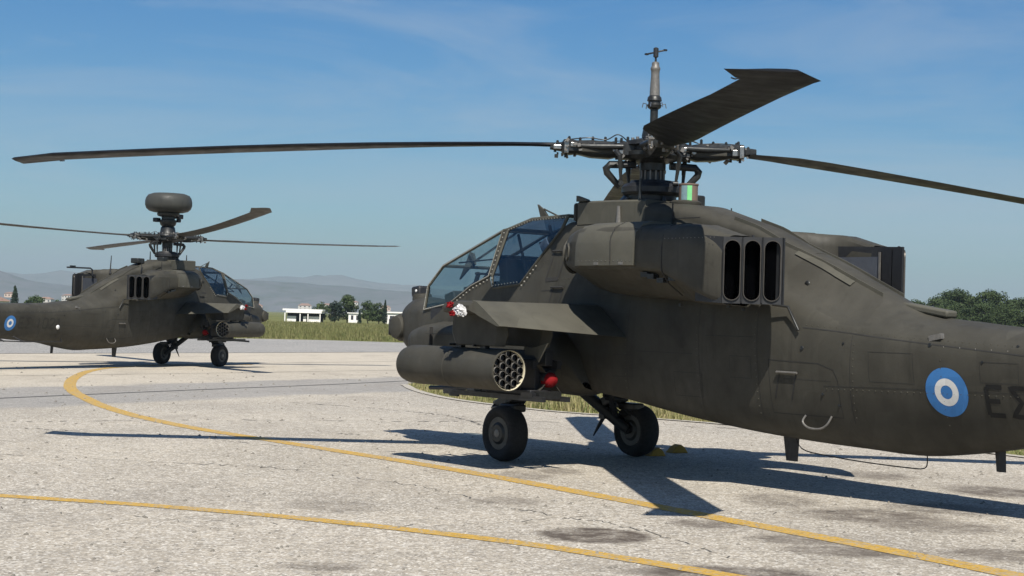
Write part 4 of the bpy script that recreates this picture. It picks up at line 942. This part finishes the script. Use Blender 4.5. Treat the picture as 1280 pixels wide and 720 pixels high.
for s in (1, -1):
    w = wing(s)
    w['label'] = 'stub wing with its flap drooped and plastic wrap on the tip'
    # wrapped covers at the wing tip front
    m = MB(); r9 = random.Random(4+s)
    P_ = [Vector((r9.uniform(-1, 1), r9.uniform(-1, 1), r9.uniform(-1, 1))).normalized() for k in range(26)]
    import bmesh as _b
    def crumple(name, c, sz, mat, n=34, seed=1):
        rr_ = random.Random(seed); bm = _b.new()
        for k in range(n):
            v_ = Vector((rr_.gauss(0, 1), rr_.gauss(0, 1), rr_.gauss(0, 1))).normalized()*rr_.uniform(.7, 1.1)
            bm.verts.new((c[0]+v_.x*sz[0], c[1]+v_.y*sz[1], c[2]+v_.z*sz[2]))
        _b.ops.convex_hull(bm, input=bm.verts); 
        for v_ in [v_ for v_ in bm.verts if not v_.link_faces]: bm.verts.remove(v_)
        _b.ops.subdivide_edges(bm, edges=bm.edges, cuts=2, use_grid_fill=True)
        for v_ in bm.verts: v_.co += v_.normal*rr_.gauss(0, .010)
        _b.ops.recalc_face_normals(bm, faces=bm.faces)
        me = bpy.data.meshes.new(name); bm.to_mesh(me); bm.free(); me.materials.append(mat); o_ = bpy.data.objects.new(name, me); COL.objects.link(o_); o_.parent = H
        me.polygons.foreach_set('use_smooth', [False]*len(me.polygons)); return o_
    crumple('wing_tip_wrap', (.34, s*2.40, 1.735), (.115, .05, .07), M['cloth'], 40, 3)
    crumple('cover_tag', (.53, s*2.40, 1.79), (.07, .02, .04), M['red'], 20, 5)
    crumple('cover_tag', (.40, s*2.455, 1.70), (.06, .015, .035), M['red'], 18, 8)
    # rocket pod, 19 tubes
    yp, zp = s*2.05, 1.11
    prof = [(.05, 1.90), (.17, 1.895), (.20, 1.87), (.216, 1.80), (.222, 1.6), (.222, .95), (.226, .945), (.226, .925), (.222, .92), (.222, .03), (.226, .0), (.222, -.013), (.213, -.013), (.212, .01)]
    pod = MB().lathe([(r, h-.09) for r, h in prof], (0, yp, zp), (1, 0, 0), 40, False).build('rocket_pod', M['olive'], H, 30)
    MB().lathe([(.213, -.012), (.210, -.010), (.208, .03)], (-.09, yp, zp), (1, 0, 0), 40, False).build('pod_rim', M['cream'], pod, 40)
    MB().lathe([(.001, 0), (.209, 0)], (-.055, yp, zp), (1, 0, 0), 32, False).build('pod_bulkhead', M['soot'], pod, 0)
    pitch_ = .0895; pos = [(0, 0)]+[(pitch_*math.cos(k*PI/3+PI/6), pitch_*math.sin(k*PI/3+PI/6)) for k in range(6)]
    for k in range(6):
        a, b_ = pitch_*2*math.cos(k*PI/3+PI/6), pitch_*2*math.sin(k*PI/3+PI/6); pos.append((a, b_))
        a2, b2 = pitch_*2*math.cos((k+1)*PI/3+PI/6), pitch_*2*math.sin((k+1)*PI/3+PI/6); pos.append(((a+a2)/2, (b_+b2)/2))
    tm = MB().lathe([(.041, .09), (.041, -.012), (.037, -.014), (.036, .08), (.001, .08)], (0, 0, 0), (1, 0, 0), 14, False)
    first = None
    for a, b_ in pos:
        if first is None: first = tm.build('rocket_tube', [M['dull_steel'], M['void']], pod, 40, loc=(-.08, yp+a, zp+b_)); o_ = first
        else: o_ = first.copy(); COL.objects.link(o_); o_.location = (-.08, yp+a, zp+b_)
    if s == 1:
        for p_ in first.data.polygons:
            c_ = p_.center
            if math.hypot(c_.y, c_.z) < .038 and c_.x > -.010: p_.material_index = 1
    else:
        for p_ in first.data.polygons:
            c_ = p_.center
            if math.hypot(c_.y, c_.z) < .038 and c_.x > -.010: p_.material_index = 1
    m = MB()
    for x in (.35, .80): m.box((x, yp, 1.345), (.10, .06, .06)); m.lathe([(.012, -.1), (.012, .1)], (x+.08, yp, 1.36), (0, 1, 0), 8)
    m.build('pod_lugs', M['black'], pod, 0)
    # missile launcher with four rails
    yl = s*1.45
    la = MB().box((.55, yl, 1.24), (1.15, .10, .16)).box((.55, yl, 1.02), (.75, .07, .34)).box((.55, yl, .86), (.9, .30, .06)).box((.55, yl, 1.20), (.9, .36, .05)).build('missile_launcher', M['black'], H, bevel=.01)
    for dy, z in ((-.17, .80), (.17, .80), (-.17, 1.15), (.17, 1.15)):
        MB().box((.76, yl+dy, z), (1.85 if z < 1 else 1.5, .055, .055)).box((.1, yl+dy, z+.04), (.20, .07, .05)).box((1.5, yl+dy, z-.035), (.16, .03, .03)).build('launch_rail', M['black'], la, 0)
    m = MB().box((1.12, yl, .84), (.12, .24, .10)).box((-.02, yl, .84), (.08, .30, .08)); m.build('rail_brackets', M['dark_metal'], la, 0)
    y0 = yl-s*.12
    mis = MB().lathe([(.01, 1.45), (.06, 1.40), (.085, 1.30), (.09, 1.2), (.09, .12), (.085, .10)], (0, y0, 1.02), (1, 0, 0), 20, True).build('missile', M['black'], H, 40)
    MB().lathe([(.001, .0), (.06, .01), (.082, .05), (.086, .13)], (.03, y0, 1.0), (1, 0, 0), 20, False).build('red_cap', M['red'], mis, 60)
    for k in range(4):
        a = PI/4+k*PI/2; dy, dz = math.cos(a), math.sin(a)
        MB().plate([(.42, y0+dy*.08, 1.02+dz*.08), (.20, y0+dy*.20, 1.02+dz*.20), (.10, y0+dy*.20, 1.02+dz*.20), (.10, y0+dy*.08, 1.02+dz*.08)], .008).build('missile_fin', M['olive'], mis, 0)
    MB().plate([(.20, yl+s*.17, 1.37), (.08, yl+s*.17, 1.345), (-.22, yl+s*.17, 1.41), (-.06, yl+s*.17, 1.20), (.02, yl+s*.17, 1.27), (.18, yl+s*.17, 1.27)], .012).build('pylon_fin', M['olive_light'], w, 0)

# ---- landing gear
def gear(s):
    yw = s*1.02
    wh = MB().lathe([(.10, -.12), (.13, -.10), (.13, .10), (.10, .12)], (1.3, yw, .325), (0, s, 0), 24).build('wheel', M['dark_metal'], H)
    MB().lathe([(.19, -.095), (.235, -.125), (.275, -.125), (.305, -.105), (.322, -.055), (.327, 0), (.322, .055), (.305, .105), (.275, .125), (.235, .125), (.19, .095)], (1.3, yw, .325), (0, s, 0), 44, False).build('tyre', M['tyre'], wh, 60)
    MB().lathe([(.19, -.10), (.17, -.085), (.10, -.05), (.10, .05), (.16, .075), (.19, .10)], (1.3, yw, .325), (0, s, 0), 32, True).build('rim', M['rim'], wh, 40)
    MB().lathe([(.055, .02), (.055, .11), (.045, .125), (.001, .13)], (1.3, yw, .325), (0, s, 0), 16, False).build('hub_cap', M['dull_steel'], wh, 40)
    m = MB()
    for k in range(8): a = 2*PI*k/8; m.lathe([(.012, 0), (.012, .02)], (1.3+math.cos(a)*.12, yw+s*.06, .325+math.sin(a)*.12), (0, s, 0), 6)
    m.build('rim_bolts', M['dull_steel'], wh, 0)
    m = MB().tube([(2.02, s*.42, 1.0), (1.75, s*.62, .72), (1.42, s*.86, .40), (1.30, s*.90, .33)], [.085, .075, .07, .065], 10)
    m.tube([(1.30, s*.86, .33), (1.30, s*1.1, .33)], .04, 10)
    st = m.build('landing_leg', M['black'], H, 45)
    MB().tube([(1.35, s*.45, .98), (1.40, s*.66, .74)], .065, 12).tube([(1.40, s*.66, .74), (1.46, s*.84, .44)], .038, 12).lathe([(.075, 0), (.075, .05)], (1.40, s*.655, .74), (-.02, s*-.5, .6), 14).build('shock_strut', M['black'], st, 45)
    MB().tube([(1.58, s*.74, .50), (1.75, s*.78, .34), (1.86, s*.80, .22)], [.03, .022, .008], 6).box((1.60, s*.74, .50), (.10, .08, .10)).build('torque_arm', M['black'], st, 30)
    MB().tube([(1.36, s*.52, .86), (1.20, s*.52, .80), (1.16, s*.52, .83)], .014, 6).tube([(1.5, s*.6, .8), (1.42, s*.86, .62), (1.30, s*.93, .50)], .012, 6).build('brake_line', M['dark_metal'], st, 60)
    MB().tube([(1.70, s*.86, .66), (1.62, s*.98, .60), (1.45, s*.98, .62), (1.42, s*.9, .70)], .016, 6).tube([(1.66, s*.9, .62), (1.52, s*1.0, .50)], .014, 6).build('tow_ring', M['dull_steel'], st, 60)
    MB().box((1.52, s*.80, .68), (.36, .24, .12), R3('Y', .35)).box((1.30, s*.92, .62), (.30, .18, .09)).build('leg_shroud', M['dark_metal'], st, bevel=.02)
for s in (1, -1): gear(s)
# tail wheel, fin, stabilator, tail rotor (beyond the frame, seen from other positions and in the shadows)
tw = MB().lathe([(.05, -.08), (.17, -.07), (.20, 0), (.17, .07), (.05, .08)], (-9.3, 0, .20), (0, 1, 0), 24).build('tail_wheel', M['tyre'], H)
MB().tube([(-9.3, .11, .20), (-9.0, .11, .50), (-8.7, 0, 1.1)], .035, 8).tube([(-9.3, -.11, .20), (-9.0, -.11, .50), (-8.7, 0, 1.1)], .035, 8).build('tail_leg', M['black'], tw, 45)
R = []
for x0, x1, z, t in ((-8.2, -9.6, 1.3, .14), (-8.9, -9.9, 2.2, .10), (-9.6, -10.3, 3.3, .06)):
    R.append([(x0, 0, z), (x0-.2, t, z), (x1, .02, z), (x1, -.02, z), (x0-.2, -t, z)])
MB().loft(R).build('tail_fin', M['olive'], H, 40)
R = []
for y in (-1.7, -.2, .2, 1.7): t = .05; R.append([(-9.2-abs(y)*.1, y, 1.15), (-9.5, y, 1.15+t), (-10.2+abs(y)*.05, y, 1.15), (-9.5, y, 1.15-t)])
MB().loft(R).build('stabilator', M['olive'], H, 40)
tr = MB().lathe([(.09, 0), (.09, .25)], (-9.75, .10, 2.75), (0, 1, 0), 14).build('tail_rotor', M['dark_metal'], H)
for k in range(4):
    a = math.radians((25, 80, 205, 260)[k]); dx, dz = math.cos(a), math.sin(a)
    MB().box((-9.75+dx*.75, .22+.06*(k % 2), 2.75+dz*.75), (1.25, .03, .22), R3('Y', -a)).build('tail_rotor_blade', M['blade'], tr, 0, .006)

# ------------------------------------------------------------------ rotor head, rotor blades
HUBZ = 3.61
def rotor(parent, az, blades, hz, longbow, bmat, hide_extra=False):
    dz = hz-HUBZ
    mast = MB().lathe([(.14, 3.05), (.14, 3.20), (.13, 3.22), (.13, 3.38), (.15, 3.40), (.15, 3.48+dz), (.22, 3.50+dz), (.22, 3.55+dz)], (0, 0, 0), (0, 0, 1), 28).build('rotor_mast', M['dark_metal'], parent)
    m = MB()
    for k in range(14): a = 2*PI*k/14; m.box((math.cos(a)*.135, math.sin(a)*.135, 3.34), (.018, .018, .20), R3('Z', a))
    m.build('mast_ribs', M['dull_steel'], mast, 0)
    MB().lathe([(.10, 3.10), (.32, 3.11), (.35, 3.14), (.35, 3.20), (.31, 3.24), (.26, 3.25), (.24, 3.28), (.15, 3.28)], (0, 0, 0), (0, 0, 1), 32).lathe([(.12, 3.02), (.26, 3.03), (.28, 3.05), (.28, 3.11), (.2, 3.14)], (0, 0, 0), (0, 0, 1), 32).build('swash_plate', M['black'], mast)
    hub = MB().lathe([(.16, 3.48+dz), (.30, 3.52+dz), (.33, 3.56+dz), (.33, 3.60+dz), (.27, 3.62+dz), (.27, 3.66+dz), (.33, 3.68+dz), (.31, 3.73+dz), (.18, 3.76+dz)], (0, 0, 0), (0, 0, 1), 28).build('rotor_hub', M['dark_metal'], mast)
    rr = random.Random(3)
    m = MB()
    for k in range(12): a = 2*PI*k/12; m.lathe([(.018, 0), (.018, .05)], (math.cos(a)*.24, math.sin(a)*.24, 3.72+dz), (0, 0, 1), 6)
    m.build('hub_bolts', M['dull_steel'], mast, 0)
    for k, (lag, zt, rootz) in enumerate(blades):
        ang = math.radians(az+90*k)
        # arm: housing, dampers, fittings
        a0 = MB()
        R = [[(x, w*cy, z0+h_*cz) for cy, cz in ((1, -.6), (1, .6), (.7, 1), (-.7, 1), (-1, .6), (-1, -.6), (-.7, -1), (.7, -1))] for x, w, h_, z0 in ((.22, .14, .085, .0), (.34, .15, .10, 0), (.42, .10, .08, 0), (.50, .13, .095, -.005), (.72, .125, .095, 0), (.88, .10, .075, .01), (.95, .12, .085, .01), (1.03, .12, .08, .01), (1.05, .07, .05, .01), (1.18, .055, .035, .01))]
        a0.loft(R)
        arm = fixn(a0.build('rotor_arm', M['dark_metal'], mast, 30, loc=(0, 0, hz+.0), rot=(0, -.02, ang)))
        m = MB()
        for x, y, z, l in ((.30, .05, .10, .05), (.36, -.09, .10, .05), (.44, .10, .07, .06), (.55, -.03, .095, .05), (.70, .06, .09, .04), (.84, .0, .07, .05), (.97, .07, .09, .03), (.97, -.07, .09, .03), (1.0, 0, -.11, .04), (.9, .05, -.10, .04), (.42, .05, -.11, .04), (1.10, .03, .03, .04), (1.12, -.03, -.05, .04)):
            m.lathe([(.016, 0), (.016, l), (.008, l+.01)], (x, y, z), (0, 0, 1), 8)
        m.build('arm_bolts', M['dull_steel'] if k % 2 else M['dark_metal'], arm, 0)
        m = MB().box((1.0, .125, .0), (.05, .03, .14)).box((1.0, -.125, 0), (.05, .03, .14)).box((.92, .11, .03), (.07, .05, .05)).box((.92, -.115, -.01), (.06, .05, .07)).box((.38, .15, -.03), (.05, .05, .05)).box((.36, -.15, .02), (.06, .05, .05)).box((1.10, .06, .0), (.09, .02, .05)).lathe([(.028, -.02), (.028, .02)], (.45, .14, -.01), (0, 1, 0), 10).lathe([(.028, -.02), (.028, .02)], (.45, -.14, -.01), (0, 1, 0), 10)
        m.build('arm_fitting', M['steel'], arm, 0, .006)
        m = MB(); ra = random.Random(k)
        for q9 in range(34):
            x = ra.choice([ra.uniform(.28, .46), ra.uniform(.84, 1.06), ra.uniform(.3, 1.1)]); sg = ra.choice([-1, 1]); d9 = ra.uniform(.015, .045)
            m.box((x, sg*ra.uniform(.10, .155), ra.uniform(-.09, .09)), (d9, d9*ra.uniform(.6, 1.5), d9*ra.uniform(.5, 1.6)), R3('Y', ra.uniform(0, 1)))
        m.build('arm_hardware', M['dull_steel'], arm, 0)['kind'] = 'stuff'
        MB().box((.62, .125, .0), (.42, .04, .10)).box((.62, -.125, .0), (.42, .04, .10)).build('arm_side_plate', M['olive'], arm, 0, .01)
        MB().tube([(.36, .17, .03), (.60, .15, .02), (.88, .13, .02)], [.032, .038, .022], 8).tube([(.36, -.17, .03), (.60, -.15, .02), (.88, -.13, .02)], [.032, .038, .022], 8).build('lag_damper', M['dark_metal'], arm, 45)
        MB().tube(spline([(.30, .08, .10), (.42, .12, .17), (.55, .06, .11), (.75, .09, .12), (.95, .02, .10)], 5), .007, 5).tube(spline([(.25, -.1, .08), (.34, -.16, .13), (.5, -.1, .1)], 5), .006, 5).build('arm_wiring', M['black'], arm, 60)
        # pitch horn and link
        pl = MB().tube([(.44, .20, -.03), (.40, .26, -.08), (.37, .22, 3.21-hz+.0)], [.03, .03, .016], 8).lathe([(.028, -.03), (.028, .03)], (.37, .22, 3.22-hz), (0, 1, 0), 10).lathe([(.024, 0), (.024, .08)], (.383, .235, -.24), (0, 0, 1), 10)
        pl.build('pitch_link', M['dark_metal'], arm, 45)
        # blade
        Rb = []
        rs = [1.10, 1.22, 1.40, 1.62, 1.95, 2.5, 3.2, 4.0, 4.8, 5.6, 6.3, 6.78, 6.80, 7.0, 7.28, 7.30]
        for r_ in rs:
            t = min(1, max(0, (r_-1.05)/.75)); ch = .20+.34*t*t*(3-2*t); th = .055+.0*t if r_ < 1.3 else .050
            sw = 0
            if r_ > 6.79: sw = (r_-6.8)*.50; ch = .60-(r_-6.8)*.16; th = .040
            if r_ > 7.29: th = .012
            z_ = rootz-hz+(zt-rootz)*((r_-1.1)/6.2)**(1.12 if (k == 2 and not longbow) else 1.5) if r_ > 1.1 else rootz-hz
            if lag > 1: ch *= 1.07
            pt = math.radians(-15*max(0, 1-(r_-1.1)/4.6)) if lag > 1 else math.radians(-5*max(0, 1-(r_-1.1)/3)+1.5)
            sec = [(.28, 0), (.22, .38), (.08, .5), (-.15, .42), (-.45, .16), (-.71, .02), (-.72, -.02), (-.45, -.14), (-.15, -.36), (.08, -.44), (.22, -.34)]
            if r_ < 1.3: sec = [(a*1.0-.0, b_) for a, b_ in sec]
            Rb.append([Vector((r_, a*ch*math.cos(pt)-b_*th*math.sin(pt)-sw, a*ch*math.sin(pt)+b_*th*math.cos(pt)+z_)) for a, b_ in sec])
        bl = fixn(MB().loft(Rb).build('rotor_blade', bmat, parent, 40, loc=(0, 0, hz), rot=(0, 0, ang+math.radians(lag))))
        q = [v for v in Rb[11]]
        MB().tube([q[5], q[5]+Vector((-.0, -.05, -.01)), q[5]+Vector((.06, -.09, -.01))], .006, 5).build('static_wick', M['black'], bl, 60)
        MB().box((6.98, .02, (zt-hz)+.0), (.10, .5, .008), R3('X', 0)).build('tip_weight_cover', M['dark_metal'], bl, 0) if False else None
    # scissors linkages
    for sx, a_ in ((1, math.radians(az+6)), (-1, math.radians(az+186))):
        c, s_ = math.cos(a_), math.sin(a_)
        def Q(r_, z): return (c*r_, s_*r_, z)
        MB().tube([Q(.20, 3.46+dz), Q(.50, 3.45+dz), Q(.54, 3.40+dz), Q(.53, 3.36+dz), Q(.38, 3.20)], [.045, .044, .046, .042, .034], 10).build('scissor_link', M['dark_metal'], mast, 35)
    for a_ in (20, 110, 200, 290):
        a_ = math.radians(a_+az); MB().tube([(math.cos(a_)*.30, math.sin(a_)*.30, 3.08), (math.cos(a_)*.34, math.sin(a_)*.34, 2.92)], .022, 8).build('control_rod', M['black'], mast, 60)
    if not longbow:
        ad = MB().lathe([(.13, 3.74), (.135, 3.80), (.12, 3.88), (.07, 3.92), (.045, 3.94), (.045, 4.06), (.045, 4.12)], (0, 0, 0), (0, 0, 1), 24).build('air_data_mast', M['dark_metal'], mast)
        MB().lathe([(.045, 4.10), (.075, 4.12), (.085, 4.15), (.07, 4.17), (.07, 4.19), (.085, 4.20), (.078, 4.24), (.06, 4.26)], (.0, 0, 0), (0, 0, 1), 24).build('mast_collar', M['dark_metal'], ad)
        MB().lathe([(.060, 4.24), (.056, 4.36), (.048, 4.50), (.050, 4.55), (.056, 4.56), (.056, 4.58), (.045, 4.60), (.042, 4.64), (.03, 4.65)], (.01, -.01, 0), (0, 0, 1), 24).build('mast_tube', M['dull_steel'], ad)
        MB().lathe([(.012, 4.63), (.012, 4.70), (.030, 4.71), (.030, 4.81), (.012, 4.82)], (.02, -.02, 0), (0, 0, 1), 12).build('probe_body', M['black'], ad)
        MB().tube([(.09, .06, 4.74), (.02, -.02, 4.765), (-.05, -.10, 4.79)], .010, 6).box((.09, .06, 4.74), (.03, .035, .02)).box((-.05, -.10, 4.79), (.03, .035, .02)).build('probe_arms', M['black'], ad, 60)
        m = MB()
        for k in range(6): a = 2*PI*k/6; m.tube([(math.cos(a)*.09, math.sin(a)*.09, 4.16), (math.cos(a)*.13, math.sin(a)*.13, 4.17), (math.cos(a)*.14, math.sin(a)*.14, 4.12)], .006, 5)
        m.build('collar_hooks', M['steel'], ad, 60)
    else:
        ad = MB().lathe([(.26, 3.72+dz), (.22, 3.80+dz), (.20, 3.92+dz), (.17, 3.95+dz), (.22, 4.05), (.24, 4.12), (.24, 4.18), (.19, 4.20), (.19, 4.27), (.30, 4.30), (.32, 4.34), (.32, 4.38), (.2, 4.44)], (0, 0, 0), (0, 0, 1), 28).build('radar_mast', M['dark_metal'], mast)
        MB().box((.26, -.18, 4.30), (.24, .16, .13)).box((-.2, .25, 4.18), (.18, .16, .12)).box((.20, -.22, 4.18), (.12, .10, .10)).build('radar_box', M['black'], ad, bevel=.02)
        MB().lathe([(.02, 4.40), (.42, 4.405), (.55, 4.44), (.63, 4.51), (.665, 4.61), (.665, 4.72), (.64, 4.82), (.58, 4.90), (.45, 4.945), (.2, 4.96), (.01, 4.965)], (0, 0, 0), (0, 0, 1), 48, False).build('radar_dome', M['radome'], mast, 60)

for o_ in list(bpy.data.objects):
    if o_.name.split('.')[0] in ('panel_seams', 'vent', 'fasteners', 'latches', 'rim_bolts', 'bay_door_seams', 'cowling_seams', 'nacelle_seams', 'step_recess', 'frame_screws', 'rail_brackets', 'pod_lugs', 'harness', 'grab_handles'): o_['kind'] = 'stuff'

# second helicopter: copies of everything made so far, then its own rotor
H2 = empty('attack_helicopter', (-9.92, 47.64, 0), math.radians(65.545))
tag(H2, 'smaller looking far helicopter at left with a round radar dome above its rotor', 'helicopter', 'attack helicopters parked on the apron')
for ch in list(H.children):
    if ch.name.startswith(('beacon', 'wire_aerial')): continue
    copy_tree(ch, H2)
# its port exhaust carries a bent probe and a whip aerial
MB().tube([(-2.3, .80, 2.50), (-2.3, .80, 2.66), (-2.36, .82, 2.70), (-2.95, 1.15, 2.70)], .022, 8).box((-2.8, 1.07, 2.73), (.18, .06, .05)).build('bent_probe', M['black'], H2, 60)
MB().tube([(-1.75, .62, 2.58), (-1.75, .62, 2.66), (-1.72, .62, 3.08)], [.04, .02, .012], 6).build('whip_aerial', M['black'], H2, 60)
MB().tube([(-1.65, -.35, 2.62), (-1.6, -.35, 3.02)], [.014, .006], 6).build('whip_aerial', M['black'], H2, 60)
MB().box((-1.35, 0, 2.96), (.30, .26, .14)).build('deck_box', M['dark_metal'], H2, bevel=.02)
rotor(H, 54.49, [(0, 3.31, 3.66), (2.4, 3.465, 3.60), (0, 2.72, 3.60), (0, 3.20, 3.55)], 3.61, False, M['blade'])
rotor(H2, 32.5-65.545, [(0, 3.78, 3.66), (0, 3.50, 3.62), (0, 3.95, 3.70), (0, 4.22, 3.70)], 3.66, True, M['blade_light'])

# wheel chocks
for x, y, lab in ((1.84, 20.80, 'yellow wheel chock touching the far main wheel of the near helicopter'), (2.18, 21.4, 'yellow wheel chock standing alone just right of the far main wheel')):
    m = MB(); m.plate([(-.13, 0, 0), (.13, 0, 0), (.08, 0, .07), (.02, 0, .11), (-.05, 0, .08)], .15)
    o = m.build('wheel_chock', M['yellow'], None, 0, .01, loc=(x, y, .001), rot=(0, 0, .5)); tag(o, lab, 'wheel chock', 'wheel chocks')

# ------------------------------------------------------------------ air: haze round everything
hz_ = MB().box((0, 5600, 150), (20000, 12600, 340)).build('haze', None, None, 0)
b = NB('thin_haze'); b.t.nodes.remove(b.tc); p_ = b.n('ShaderNodeVolumePrincipled'); p_.inputs['Color'].default_value = (.80, .95, 1.0, 1); p_.inputs['Density'].default_value = 1.55e-4; p_.inputs['Anisotropy'].default_value = .2
b.l(p_.outputs[0], b.out.inputs['Volume']); hz_.data.materials.clear(); hz_.data.materials.append(b.m); tag(hz_, kind='stuff')

for o_ in list(bpy.data.objects):
    if o_.name.split('.')[0] in ('hub_bolts', 'arm_bolts', 'mast_ribs', 'arm_fitting', 'collar_hooks', 'arm_wiring', 'radar_box'): o_['kind'] = 'stuff'
